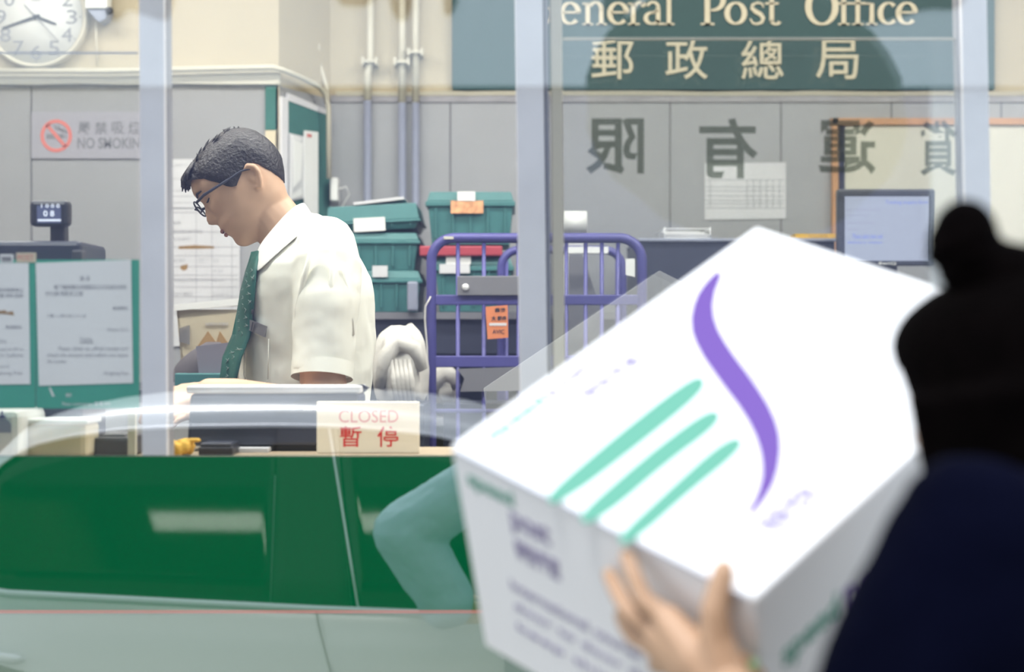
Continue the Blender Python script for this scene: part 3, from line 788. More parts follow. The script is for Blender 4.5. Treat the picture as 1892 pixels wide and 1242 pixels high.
# notice on the back wall, framed board
t, a, b = sheet('wall_notice', 1302, 302, 1452, 406, BW - .016, 'printed table notice taped on the back wall under the mirrored characters', [332, 345, 352, 362, 370, 376, 384], [1312, 1380, 1392, 1404, 1416, 1428, 1440], M['paper2'], M['inkg'], -2)
t = thing('framed_board', 'pale notice board in an orange wood frame behind the monitor', 'notice board', P(1750, 430, BW))
a = P(1538, 219, BW - .03); b = P(2060, 470, BW - .03)
MB().box(a.x + .01, b.x, BW - .028, BW - .013, b.z, a.z - .01).build('panel', M['board'], t)
MB().pbox(1536, 218, 2060, 230, BW - .04, .027).build('frame_rail', M['woodo'], t)
MB().pbox(1538, 218, 1549, 470, BW - .04, .027).build('frame_stile', M['woodo'], t)
MB().pbox(1550, 228, 1561, 470, BW - .032, .005).build('blue_strip', mat('deep_blue_strip', (.01, .015, .07), .6), t)
MB().pbox(1500, 432, 1546, 439, 5.3, .02).build('lower_rail', M['yellow'], t) if False else None

# ------------------------------------------------------------------ rack with crates
RK = 4.95
rz = P(0, 577, RK).z
t = thing('storage_rack', 'dark storage rack under the teal crates', 'rack', (-.2, 5.1, FZ))
x0, x1 = P(600, 0, RK).x, P(1158, 0, RK).x
MB().box(x0, x1, RK, 5.5, rz - .02, rz).build('shelf', M['greypl'], t)
MB().box(x0, x1, RK + .02, 5.48, rz - .12, rz - .02).build('drawer_front', M['navy'], t)
MB().box(x0, x1, RK, 5.5, rz - .33, rz - .31).build('lower_shelf', M['greypl'], t)
MB().box(x0 + .01, x1, RK + .25, 5.48, rz - .31, rz - .12).build('back_panel', M['navy'], t)
for x in (x0, x1 - .03):
    for y in (RK, 5.46): MB().box(x, x + .03, y, y + .03, FZ, rz - .33).build('leg', M['darkgrey'], t)
def crate(px0, py0, px1, py1, d, label, lidmat='crate', lid_h=.35, tilt=0.0, lab=None, depth=.36):
    a = P(px0, py0, d); b = P(px1, py1, d)
    t = thing('mail_crate', label, 'crate', ((a.x + b.x) / 2, d + depth / 2, b.z), 'stacked teal mail crates')
    h = a.z - b.z; zl = a.z - h * lid_h; w = b.x - a.x
    Mt = Matrix.Translation(((a.x + b.x) / 2, d + depth / 2, b.z)) @ Matrix.Rotation(tilt, 4, 'Y') @ Matrix.Translation((-(a.x + b.x) / 2, -d - depth / 2, -b.z))
    tp = .018
    m = MB(); m.hexa([(a.x + tp, d + tp, b.z), (b.x - tp, d + tp, b.z), (b.x - tp, d + depth - tp, b.z), (a.x + tp, d + depth - tp, b.z), (a.x + .008, d + .008, zl), (b.x - .008, d + .008, zl), (b.x - .008, d + depth - .008, zl), (a.x + .008, d + depth - .008, zl)])
    for i in range(5):
        x = a.x + .03 + (w - .06) * i / 4; m.box(x - .003, x + .003, d + .004, d + .02, b.z + h * .1, zl)
    m.xf(Mt); m.build('body', M['crate'], t, .003)
    m = MB(); m.box(a.x, b.x, d, d + depth, zl, zl + h * .1); m.hexa([(a.x + .004, d + .004, zl + h * .1), (b.x - .004, d + .004, zl + h * .1), (b.x - .004, d + depth - .004, zl + h * .1), (a.x + .004, d + depth - .004, zl + h * .1), (a.x + .012, d + .012, a.z), (b.x - .012, d + .012, a.z), (b.x - .012, d + depth - .012, a.z), (a.x + .012, d + depth - .012, a.z)])
    m.xf(Mt); m.build('lid', M[lidmat], t, .003)
    for (q0, q1, q2, q3, nm, mt) in (lab or []):
        m = MB(); m.pbox(q0, q1, q2, q3, d - .004, .006); m.xf(Mt); m.build(nm, M[mt], t)
    return t
M['redp'] = mat('red_plastic', (.40, .05, .07), .5)
M['olabel'] = mat('orange_brown_label', (.72, .36, .18), .7, var=.35, scale=60)
crate(628, 500, 780, 577, RK + .01, 'lowest teal crate on the rack behind the man\'s back', lid_h=.3, lab=[(688, 491, 716, 512, 'paper_label', 'paper2')])
crate(612, 430, 776, 500, RK + .015, 'middle teal crate of the leaning stack behind the man\'s shoulder', lid_h=.3, lab=[])
crate(600, 378, 778, 425, RK + .02, 'topmost teal crate of the leaning stack, with a long white label', lid_h=.75, tilt=R_(-3), lab=[(654, 402, 712, 427, 'paper_label', 'paper')])
tag(MB().pprism([(652, 374), (745, 363), (748, 368), (655, 379)], RK + .03, .2).build('paper_stack', M['paper2']), 'flat pale papers lying on the topmost leaning crate', 'paper')
crate(800, 476, 950, 577, RK + .01, 'lower teal crate of the right stack, behind the purple trolley bars', lid_h=.25, lab=[(824, 473, 870, 488, 'paper_label', 'paper'), (812, 488, 868, 505, 'grey_label', 'paper2')])
t = tag(MB().pbox(775, 454.5, 928, 473, RK - .005, .36).build('red_tray', M['redp'], None, .004), 'flat red tray between the two crates of the right stack', 'tray')
crate(786, 354, 952, 452, RK + .015, 'upper teal crate of the right stack, with an orange label', lid_h=.28, lab=[(845, 354, 878, 372, 'paper_label', 'paper'), (833, 371, 893, 394, 'orange_label', 'olabel')])
tag(MB().pbox(752, 520, 772, 575, RK - .03, .025).build('blue_bottle', M['pipe_low'], None, .006), 'narrow blue grey bottle standing on the rack between the crate stacks', 'bottle')
# things on the rack right of the middle post
t = thing('paper_roll', 'white paper roll on the rack just right of the middle post', 'paper roll', P(1062, 430, RK + .1))
a = P(1062, 410, RK + .1)
m = MB(); m.lathe([(.008, -.035), (.032, -.035), (.032, .035), (.008, .035), (.008, -.035)], (a.x, a.y, a.z), 'X', 28); m.build('roll', M['paper'], t)
MB().pbox(1040, 432, 1084, 577, RK + .09, .06).build('stand', M['paper2'], t)
t = thing('dark_cabinet', 'dark navy cabinet right of the purple trolley', 'cabinet', P(1250, 0, RK + .02))
t.location.z = FZ
a = P(1166, 440, RK); b = P(1242, 600, RK)
MB().box(a.x + .022, P(1545, 0, RK).x, RK + .02, 5.45, FZ, a.z - .01).build('body', M['navy'], t, .004)
MB().box(a.x + .02, P(1545, 0, RK).x + .005, RK + .01, 5.46, a.z - .01, a.z).build('top', M['pipe_low'], t, .003)
t = thing('paper_tray', 'wire tray stacked with papers on the dark cabinet', 'paper tray', P(1272, 440, RK + .1))
za = P(0, 440, RK).z
m = MB(); q0 = P(1228, 0, RK + .05).x; q1 = P(1312, 0, RK + .05).x
for zz in (za + .002, za + .03):
    m.tube([(q0, RK + .05, zz), (q1, RK + .05, zz), (q1, RK + .33, zz), (q0, RK + .33, zz), (q0, RK + .05, zz)], .002, 6)
for x in (q0, q1): m.tube([(x, RK + .05, za), (x, RK + .05, za + .035)], .002, 6)
m.build('wire_frame', M['chrome'], t)
tag(MB().hexa([(q0 + .006, RK + .06, za + .006), (q1 - .006, RK + .06, za + .006), (q1 - .006, RK + .32, za + .006), (q0 + .006, RK + .32, za + .006), (q0 + .006, RK + .06, za + .014), (q1 + .0, RK + .06, za + .014), (q1 - .006, RK + .32, za + .04), (q0 + .01, RK + .32, za + .04)]).build('paper_stack', M['paper2']), 'stack of papers lying in the wire tray', 'paper')
tag(MB().pbox(1470, 432, 1546, 440, RK + .06, .1).build('yellow_folder', M['yellow']), 'thin yellow folder lying on the cabinet left of the monitor', 'folder')

# monitor
MD = 4.85
t = thing('monitor', 'black framed monitor with a lit white screen before the framed board', 'monitor', P(1638, 440, MD + .1))
dz = P(0, 560, MD).z; t.location.z = dz
MB().pbox(1548, 349, 1728, 491, MD, .035).build('bezel', M['navy'], t, .006)
MB().pbox(1561, 363, 1716, 482, MD - .0012, .002).build('screen', M['screen'], t)
m = MB(); m.ptext('Tracking enquiry form', 1636, 370, 1714, 379, MD - .0022, depth=.0008); m.ptext('Please select item and', 1576, 432, 1630, 441, MD - .0022, depth=.0008); m.ptext('delivery status', 1566, 445, 1630, 452, MD - .0022, depth=.0008); m.build('screen_text', M['screenink'], t)
m = MB()
for s, x, y, x1_ in (('Item number and date', 1564, 384, 1628), ('Office of origin', 1564, 395, 1604), ('Destination', 1564, 408, 1616), ('Sender', 1564, 420, 1588)): m.ptext(s, x, y, x1_, y + 6, MD - .0022, depth=.0008)
m.build('screen_small_text', M['screeninkg'], t)
MB().ptext('BenQ', 1624, 484, 1656, 490, MD - .0012, depth=.001, bold=.01).build('maker_mark', M['white'], t)
a = P(1615, 491, MD); b = P(1662, 491, MD)
# desk of the monitor
MB().box(a.x, b.x, MD + .03, MD + .06, dz, P(0, 430, MD).z).build('stand', M['navy'], t)
MB().box(a.x - .06, b.x + .06, MD - .03, MD + .12, dz, dz + .012).build('foot', M['navy'], t, .003)
t = thing('desk', 'dark desk carrying the monitor, mostly behind the parcel', 'desk', (1.2, 4.75, FZ))
MB().box(P(1550, 0, MD).x - .02, 2.3, 4.6, 4.94, dz - .03, dz).build('top', M['greypl'], t)
for x in (P(1550, 0, MD).x, 2.25):
    for y in (4.62, 4.88): MB().box(x, x + .04, y, y + .04, FZ, dz - .03).build('leg', M['darkgrey'], t)

# ------------------------------------------------------------------ purple roll cage with sacks
TD = 4.55
t = thing('roll_cage', 'purple tubular mail roll cage standing between man and middle post', 'trolley', P(990, 0, TD + .15))
t.location.z = FZ
def hoop(pxl, pxr, ptop, rad, d, zb, r, name):
    pts = [P(pxl, 0, d)]; pts[0].z = zb
    for i in range(9):
        an = PI - PI / 2 * i / 8; pts.append(P(pxl + rad + rad * math.cos(an), ptop + rad - rad * math.sin(an), d))
    for i in range(9):
        an = PI / 2 - PI / 2 * i / 8; pts.append(P(pxr - rad + rad * math.cos(an), ptop + rad - rad * math.sin(an), d))
    e = P(pxr, 0, d); e.z = zb; pts.append(e)
    return MB().tube(pts, r, 12).build(name, M['purple'], t)
hoop(797, 1186, 440, 42, TD, FZ + .16, .0135, 'front_hoop')
hoop(926, 1150, 462, 34, TD + .3, FZ + .16, .012, 'rear_hoop')
for px in (846, 894, 958, 1046, 1082, 1112, 1142):
    a = P(px, 446, TD); b = P(px, 0, TD); b.z = FZ + .2
    MB().tube([a, b], .0055, 8).build('bar', M['purple'], t)
for py, hgt in ((548, 16), (661, 18), (757, 6)):
    a = P(797, py, TD); b = P(1186, py, TD); h = hgt * TD / F
    MB().box(a.x, b.x, TD - .006, TD + .006, a.z - h, a.z + h * .2).build('cross_rail', M['purple'], t, .003)
for px in (936, 960, 1140):
    a = P(px, 470, TD + .3); b = a.copy(); b.z = FZ + .2
    MB().tube([a, b], .005, 8).build('bar', M['purple'], t)
x0, x1 = P(790, 0, TD).x, P(1190, 0, TD).x
MB().box(x0, x1, TD - .02, TD + .34, FZ + .13, FZ + .17).build('base', M['purple'], t, .005)
for x in (x0 + .05, x1 - .05):
    for y in (TD + .03, TD + .29):
        w = MB(); w.lathe([(.001, -.015), (.05, -.015), (.055, -.008), (.055, .008), (.05, .015), (.001, .015)], (x, y, FZ + .055), 'X', 24); w.build('wheel', M['rubber'], t)
        MB().box(x - .024, x + .024, y - .02, y + .02, FZ + .06, FZ + .13).build('wheel_fork', M['greypl'], t)
pl = MB().pbox(845, 510, 962, 546, TD - .02, .012).build('grey_plate', M['greypl'], t, .002)
b = P(860, 531, TD - .02)
MB().lathe([(.001, -.008), (.008, -.008), (.01, 0), (.001, .001)], (b.x, b.y, b.z), 'Y', 12).build('bolt', M['chrome'], pl)
MB().pprism([(845, 682), (962, 678), (962, 722), (850, 724), (858, 700)], TD - .02, .008).build('grey_strap', M['greypl'], t)
MB().pbox(820, 437, 838, 442, TD - .016, .004).build('yellow_tape', M['board'], t)
MB().tube([P(796, 548, TD - .015), P(786, 566, TD - .015), P(785, 590, TD - .015), P(789, 640, TD - .015), P(791, 700, TD - .015), P(789, 770, TD - .015)], .0022, 6).build('tie_cord', M['canvas'], t)
t2 = thing('destination_tag', 'orange card tag hanging on the purple roll cage', 'tag', P(920, 625, TD - .025))
MB().pprism([(897, 567), (938, 564), (939, 624), (901, 627)], TD - .028, .0015).build('card', M['orange'], t2)
m = MB(); m.pbox(904, 597, 936, 602, TD - .029, .0008); m.build('white_bar', M['paper2'], t2)
m = MB(); m.ptext('香港', 914, 569, 934, 577, TD - .029, depth=.0008, bold=.02); m.ptext('大 郵件', 908, 584, 936, 593, TD - .029, depth=.0008, bold=.02); m.ptext('AVIC', 910, 609, 932, 617, TD - .029, depth=.0008); m.build('printed_text', M['ink'], t2)
# load in the cage
t3 = tag(MB().box(x0 + .04, x1 - .04, TD + .05, TD + .25, FZ + .17, P(0, 745, TD + .05).z).build('load_carton', M['navy'], None, .004), 'dark carton filling the lower half of the purple roll cage', 'box')
t4 = tag(MB().pprism([(1052, 470), (1076, 470), (1110, 570), (1112, 720), (1050, 720)], TD + .12, .05).build('grey_bag', M['greypl']), 'grey folded bag standing inside the cage right of the middle post', 'bag')
t4.location.z = 0
tag(MB().pbox(1046, 456, 1124, 468, TD + .2, .04).build('white_tube', M['paper']), 'white roll lying across behind the upper bars of the roll cage', 'roll')
tag(MB().pprism([(1156, 478), (1173, 478), (1173, 512), (1156, 508)], TD - .018, .003).build('small_label', M['paper']), 'small pale label on the right upright of the roll cage', 'label')
# sacks
def sack(cpx, cpy, w, h, d, ry, label, seed, base):
    m = MB(); rows = []; n = 48; k = d / F; c = P(cpx, cpy, d)
    for i in range(25):
        q = i / 24; z = base + (P(0, cpy - h, d).z - base) * q
        prof = [.9, .99, 1, 1, .99, .97, .95, .91, .84, .70, .42]
        f = q * 10; i0 = min(9, int(f)); rr = prof[i0] + (prof[i0 + 1] - prof[i0]) * (f - i0)
        row = []
        for j in range(n):
            an = 2 * PI * j / n
            fold = 1 + .09 * math.sin(an * 7 + seed + q * 2.5) * (.3 + q) + .10 * noise.noise(Vector((math.cos(an) * 1.7, math.sin(an) * 1.7, q * 3 + seed)))
            row.append((c.x + w * k * rr * fold * math.cos(an), c.y + ry * rr * fold * math.sin(an), z + .012 * noise.noise(Vector((math.cos(an) * 1.5, math.sin(an) * 1.5 + q * 4, seed)))))
        rows.append(row)
    m.grid(rows, close=True, caps=True)
    root = thing('mail_sack', label, 'sack', (c.x, c.y, base), 'pale canvas mail sacks')
    m.build('body', M['canvas'], root, smooth=True)
    # folded mouth
    mm = MB()
    lp = [P(cpx - w * .8, cpy + h * .5, d - ry * .95), P(cpx - w * .55, cpy - h * .25, d - ry * .9), P(cpx - w * .1, cpy - h * .62, d - ry * .85), P(cpx + w * .5, cpy - h * .45, d - ry * .85), P(cpx + w * .85, cpy + h * .05, d - ry * .8)]
    mm.tube(lp, [.012, .022, .026, .022, .012], 10); mm.build('folded_mouth', M['canvas'], root)
    mm = MB()
    for s in range(5):
        xx = cpx - w * .25 + s * w * .16
        mm.tube([P(xx - 4, cpy - h * .2, d - ry * .98), P(xx, cpy + h * .3, d - ry * 1.06), P(xx + 5, cpy + h * .8, d - ry * 1.02)], [.004, .009, .006], 8)
    mm.build('gathers', M['canvas'], root)
    return root
tag(MB().box(P(660, 0, 4.3).x, P(796, 0, 4.3).x - .012, 4.22, 4.5, FZ, P(0, 745, 4.3).z).build('side_cabinet', M['navy'], None, .004), 'dark low cabinet carrying the pale sack behind the man', 'cabinet')
sack(740, 680, 50, 78, 4.36, .1, 'pale canvas sack beside the man\'s back, left of the roll cage', 1.3, P(0, 745, 4.3).z + .006)
sack(822, 715, 26, 38, TD + .15, .07, 'small pale sack seen through the roll cage bars', 4.1, P(0, 745, TD + .05).z)

# ------------------------------------------------------------------ heads
def lerp_tab(tab, u):
    tab = sorted(tab)
    if u <= tab[0][0]: return tab[0][1]
    for (a, b), (c, d) in zip(tab, tab[1:]):
        if u <= c:
            q = (u - a) / (c - a); return b + (d - b) * q
    return tab[-1][1]
FRONT = [(-86, 55), (-80, 82), (-72, 92), (-62, 95), (-50, 92), (-43, 95), (-38, 99), (-34, 96), (-29, 101), (-22, 99), (-14, 95), (0, 93), (12, 93), (24, 91), (32, 92), (42, 96), (55, 97), (68, 92), (80, 82), (92, 62), (100, 38), (106, 5)]
BACK = [(-86, -20), (-70, -30), (-50, -38), (-30, -46), (-10, -58), (10, -66), (30, -69), (50, -67), (70, -60), (85, -50), (97, -36), (106, -14)]
WID = [(-86, 16), (-78, 27), (-65, 40), (-45, 53), (-25, 60), (0, 65), (25, 68), (50, 68), (68, 63), (82, 53), (94, 38), (101, 22), (106, 5)]
NOSE = [(-18, 0), (-13, 5), (-9, 13), (-4, 18), (2, 17), (8, 14), (16, 10), (26, 5), (34, 1), (40, 0)]
def head_pt(phi, u, th=0.0):
    """phi 0 = face front, units of 1.11 mm, returns (n forward, lateral, u up)"""
    f = lerp_tab(FRONT, u); b = lerp_tab(BACK, u); w = lerp_tab(WID, u)
    cs, sn = math.cos(phi), math.sin(phi)
    e = 2 / 2.35
    cx = (f + b) * .5 if f < 60 else 8
    a = (f - cx) if cs >= 0 else (cx - b)
    n = cx + a * math.copysign(abs(cs) ** e, cs); l = w * math.copysign(abs(sn) ** e, sn)
    if cs > 0:
        ns = lerp_tab(NOSE, u)
        sg = 7 + 7 * max(0, min(1, (16 - u) / 24))
        n += ns * math.exp(-(l / sg) ** 2)
        # eye sockets and cheeks
        for s in (-1, 1):
            n -= 7 * math.exp(-((l - s * 30) / 13) ** 2 - ((u - 30) / 9) ** 2)
            n += 3 * math.exp(-((l - s * 36) / 16) ** 2 - ((u - 8) / 14) ** 2)
        n -= 3 * math.exp(-(l / 16) ** 2 - ((u + 34.5) / 2.5) ** 2)
    if th:
        dv = Vector((n - 10, l, (u - 15) * .8)).normalized(); n += dv.x * th; l += dv.y * th; u += dv.z * th
    return (n, l, u)
class Head:
    def __init__(self, ear, fwd, up, k):
        self.o = Vector(ear); self.f = Vector(fwd).normalized(); self.u = Vector(up); self.u = (self.u - self.f * self.u.dot(self.f)).normalized()
        self.l = self.u.cross(self.f); self.k = k      # lateral axis
    def w(self, n, l, u): return self.o + (self.f * n + self.l * l + self.u * u) * self.k
    def skin(self, m, ear=1.0):
        us = [-86, -83, -79, -74, -69, -63, -57, -52, -48, -44, -41, -38, -36, -34, -32, -29, -26, -22, -18, -15, -12, -9, -6, -3, 0, 4, 8, 12, 17, 22, 27, 32, 37, 42, 48, 55, 62, 69, 76, 83, 89, 94, 98, 102, 105, 106]
        N = 72
        m.grid([[self.w(*head_pt(2 * PI * j / N, u)) for j in range(N)] for u in us], close=True, caps=True)
        for s in (-1, 1):     # ears
            pts = [(-2, s * 64, 20), (-12, s * 72, 22), (-19, s * 75, 14), (-19, s * 75, 2), (-13, s * 72, -10), (-5, s * 66, -20), (1, s * 63, -16)]
            m.cap([self.w(a_, b_ * ear, c_) for a_, b_, c_ in pts], [q * self.k for q in (4.5, 5, 5.5, 5, 4.5, 5.5, 4)], 10)
            m.sphere(self.w(-7, s * 65 * ear, 2), [q * self.k for q in (10, 5, 17)], 14, 8, Matrix((self.f, self.l, self.u)).transposed())
    def hair(self, m, line, thick, fr=0.0):
        N = 72; rows = []
        ns = 22
        for i in range(ns + 1):
            row = []
            for j in range(N):
                ph = 2 * PI * j / N; a = abs(math.degrees(ph if ph <= PI else ph - 2 * PI))
                lo = lerp_tab(line, a); q = i / ns
                u = 105.5 + (lo - 105.5) * (1 - (1 - q) ** 1.6) if False else 105.5 + (lo - 105.5) * q
                th = thick * (1.0 - .75 * max(0, (q - .7) / .3) * (1 if a > 45 else .0))
                if a < 50: th += fr * q * (1 - a / 50)
                th += 1.4 * noise.noise(Vector((math.cos(ph) * 9, math.sin(ph) * 9, u * .05)))
                row.append(self.w(*head_pt(ph, u, th)))
            rows.append(row)
        inner = []
        for i in range(ns, -1, -1):
            row = []
            for j in range(N):
                ph = 2 * PI * j / N; a = abs(math.degrees(ph if ph <= PI else ph - 2 * PI)); lo = lerp_tab(line, a)
                row.append(self.w(*head_pt(ph, 105.5 + (lo - 105.5) * i / ns, -3)))
            inner.append(row)
        m.grid(rows + inner, close=True, caps=True)

# ------------------------------------------------------------------ the postal clerk
MDP = 3.5
def W3(px, py, dy=0.0):
    v = P(px, py, MDP); v.y = MDP + dy; return v
KM = MDP / F
man = thing('person', 'man in a pale short sleeved shirt and green tie, looking down behind the counter', 'person', (P(590, 0, MDP).x, MDP, FZ))
TH = R_(40)
hd = Head(W3(469, 342), (-math.cos(TH), -.10, -math.sin(TH)), (-math.sin(TH), 0, math.cos(TH)), KM)
m = MB(); hd.skin(m)
m.cap([W3(478, 368), W3(512, 412), W3(548, 452), W3(575, 500)], [.052, .054, .062, .075], 20)      # neck
m.cap([W3(580, 520), W3(575, 700), W3(575, 900)], [.10, .11, .12], 20)                                # trunk inside the clothes
m.cap([W3(622, 478, -.16), W3(619, 600, -.195), W3(617, 695, -.21), W3(632, 765, -.22)], [.05, .047, .045, .043], 16)            # near upper arm
m.cap([W3(632, 765, -.22), W3(560, 742, -.28), W3(480, 718, -.34), W3(446, 714, -.37)], [.043, .042, .03, .026], 16)
def hand_at(m, wrist, dirv, back, size=1.0, curl=.45, spread=1.0):
    """palm with five unequal bent fingers; dirv towards the fingertips, back = outward normal of the back of the hand"""
    d = Vector(dirv).normalized(); b = Vector(back); b = (b - d * b.dot(d)).normalized(); s = d.cross(b)
    for i, (off, ln, r) in enumerate(((.030, .072, .0085), (.010, .082, .0090), (-.011, .075, .0085), (-.030, .058, .0075))):
        k = wrist + (d * .088 * (1 - abs(off - .01) * 2.5) + s * off) * size
        m.cap([wrist + s * off * .5 * size, k], [.017 * size, .0125 * size], 12)
        p = [k]; dd = d + s * off * 3 * spread; dd.normalize()
        for j, fr in enumerate((.45, .32, .23)):
            dd = (dd - b * curl * (.55 if j == 0 else .75)).normalized(); p.append(p[-1] + dd * ln * fr * size)
        m.cap(p, [r * 1.12 * size, r * size, r * .92 * size, r * .8 * size], 12)
    m.sphere(wrist + d * .045 * size - b * .004, (.034 * size, .034 * size, .018 * size), 14, 8, Matrix((d, s, b)).transposed())
    th = [wrist + (d * .018 + s * .022) * size, wrist + (d * .045 + s * .046 - b * .01) * size, wrist + (d * .075 + s * .052 - b * .022) * size, wrist + (d * .098 + s * .048 - b * .032) * size]
    m.cap(th, [.015 * size, .0125 * size, .0105 * size, .0085 * size], 12)
hand_at(m, W3(440, 714, -.375), (-1, -.25, -.22), (-.15, -.6, .8), .82, .75)
m.cap([W3(600, 490, .17), W3(590, 620, .2), W3(580, 730, .22)], [.05, .047, .042], 16)                 # far arm
m.cap([W3(580, 730, .22), W3(480, 752, .12), W3(420, 750, .0)], [.042, .036, .027], 16)
hand_at(m, W3(415, 752, -.01), (-1, -.3, -.1), (0, -.3, .9), .9, .5)
for s in (-1, 1):
    m.cap([W3(580, 930, s * .09), Vector((W3(578, 0).x, MDP + s * .10, .66)), Vector((W3(590, 0).x, MDP + s * .11, FZ + .08))], [.085, .06, .042], 16)
    m.cap([Vector((W3(590, 0).x + .02, MDP + s * .11, FZ + .035)), Vector((W3(590, 0).x - .17, MDP + s * .12, FZ + .03))], [.036, .03], 12)
body = blob('body', m, M['skin'], man, .0032, 3)
# face details
m = MB()
for s in (-1, 1):
    m.tube([hd.w(*head_pt(R_(s * 12), 43, 1.2)), hd.w(*head_pt(R_(s * 22), 47, 1.4)), hd.w(*head_pt(R_(s * 36), 44, 1.2))], [1.5 * KM, 2.6 * KM, 1.2 * KM], 8)
m.build('eyebrows', M['hair'], man)
m = MB()
for s in (-1, 1):
    m.tube([hd.w(*head_pt(R_(s * 13), 26, .8)), hd.w(*head_pt(R_(s * 19), 25, 1.4)), hd.w(*head_pt(R_(s * 29), 27, .8))], [.9 * KM, 1.8 * KM, .9 * KM], 8)
m.build('eyelashes', M['ink'], man)
m = MB()
m.tube([hd.w(*head_pt(R_(a), -30, .6)) for a in (-15, -8, 0, 8, 15)], [1 * KM, 3 * KM, 3.2 * KM, 3 * KM, 1 * KM], 8)
m.tube([hd.w(*head_pt(R_(a), -39, .6)) for a in (-13, -7, 0, 7, 13)], [1 * KM, 3 * KM, 3.6 * KM, 3 * KM, 1 * KM], 8)
m.build('lips', M['lip'], man)
m = MB(); hd.hair(m, [(0, 76), (25, 74), (42, 66), (55, 56), (64, 36), (72, 14), (80, 8), (88, 16), (98, 27), (112, 20), (122, 0), (140, -18), (160, -28), (180, -32)], 7.5, 9)
hr = m.build('hair', M['hair'], man, smooth=True)
# fringe tufts
m = MB()
for i in range(26):
    a = R_(-40 + 80 * i / 25 + random.uniform(-2, 2)); b0 = hd.w(*head_pt(a, 88, 8)); b1 = hd.w(*head_pt(a, 78, 15)); b2 = hd.w(*head_pt(a, 68 + random.uniform(-3, 4), 16 + random.uniform(-3, 3)))
    m.tube([b0, b1, b2], [5 * KM, 4.5 * KM, .8 * KM], 7)
for i in range(40):
    a = R_(random.uniform(0, 360)); u0 = random.uniform(88, 103)
    m.tube([hd.w(*head_pt(a, u0, 6)), hd.w(*head_pt(a + .12, u0 + 1, 9.5)), hd.w(*head_pt(a + .3, u0 + 2, 12))], [2.2 * KM, 1.5 * KM, .3 * KM], 5)
m.build('fringe', M['hair'], hr, smooth=True)
# glasses
gl = None
m = MB()
for s in (-1, 1):
    ring = []
    for i in range(25):
        an = 2 * PI * i / 24; ring.append(hd.w(112 - abs(30 + 15 * math.cos(an)) * .22, s * (31 + 17 * math.cos(an)), 28 + 11 * math.sin(an)))
    m.tube(ring, 1.5 * KM, 6, cap=False)
    m.tube([hd.w(101, s * 48, 33), hd.w(84, s * 66, 32), hd.w(40, s * 71, 26), hd.w(5, s * 70, 23), hd.w(-14, s * 70, 14)], [2.6 * KM, 2.8 * KM, 2.4 * KM, 2.0 * KM, 1.6 * KM], 6)
m.tube([hd.w(109, -14, 31), hd.w(112, 0, 33), hd.w(109, 14, 31)], 1.5 * KM, 6)
gl = m.build('glasses', M['navy'], man)
m = MB()
for s in (-1, 1):
    m.grid([[hd.w(111 - abs(30 + 15 * r * math.cos(2 * PI * i / 24)) * .22, s * (31 + 16 * r * math.cos(2 * PI * i / 24)), 28 + 10.5 * r * math.sin(2 * PI * i / 24)) for i in range(24)] for r in (.02, .5, 1)], close=True)
m.build('lenses', mirror_mat('spectacle_lens', None, .06, (.93, .95, .96)), gl)

# shirt: torso + sleeves
TORSO = [(398, 520, 592, .055), (425, 508, 622, .085), (450, 494, 648, .13), (470, 482, 662, .165), (490, 470, 672, .185), (515, 458, 683, .19), (545, 449, 688, .185), (580, 445, 690, .178), (620, 443, 691, .172), (660, 444, 690, .168), (700, 447, 687, .165), (740, 449, 684, .163), (800, 452, 683, .163), (870, 460, 682, .165), (940, 466, 680, .165)]
def torso_row(py):
    l = lerp_tab([(r[0], r[1]) for r in TORSO], py); r_ = lerp_tab([(r[0], r[2]) for r in TORSO], py); d = lerp_tab([(r[0], r[3]) for r in TORSO], py)
    return l, r_, d
def torso_front(px, py, off=0.0):
    l, r_, d = torso_row(py); c = (l + r_) / 2; h = (r_ - l) / 2
    q = max(-.999, min(.999, (px - c) / h)); e = 2.2
    return W3(px, py, -d * (1 - abs(q) ** e) ** (1 / e) - off)
m = MB(); rows = []
for py in [398, 411, 425, 437, 450, 460, 470, 480, 490, 502, 515, 530, 545, 562, 580, 600, 620, 640, 660, 680, 700, 720, 740, 770, 800, 835, 870, 905, 940]:
    l, r_, d = torso_row(py); c = (l + r_) / 2; h = (r_ - l) / 2; row = []
    for j in range(64):
        an = 2 * PI * j / 64; cs, sn = math.cos(an), math.sin(an); e = 2 / 2.2
        row.append(W3(c + h * math.copysign(abs(cs) ** e, cs), py, d * math.copysign(abs(sn) ** e, sn)))
    rows.append(row)
m.grid(rows, close=True, caps=True)
def sleeve(m, s):
    if s < 0:
        pts = [W3(612, 462, -.12), W3(620, 500, -.165), W3(622, 560, -.19), W3(620, 630, -.20), W3(616, 688, -.21)]
        rad = [.060, .070, .064, .060, .0585]
    else:
        pts = [W3(600, 470, .13), W3(596, 520, .17), W3(592, 590, .19), W3(590, 660, .2)]
        rad = [.06, .066, .062, .058]
    m.cap(pts[:-1], rad[:-1], 24); m.tube(pts[-2:], rad[-2:], 24)
sleeve(m, -1); sleeve(m, 1)
sh = blob('shirt', m, M['shirt'], man, .005, 6, .012, .09)
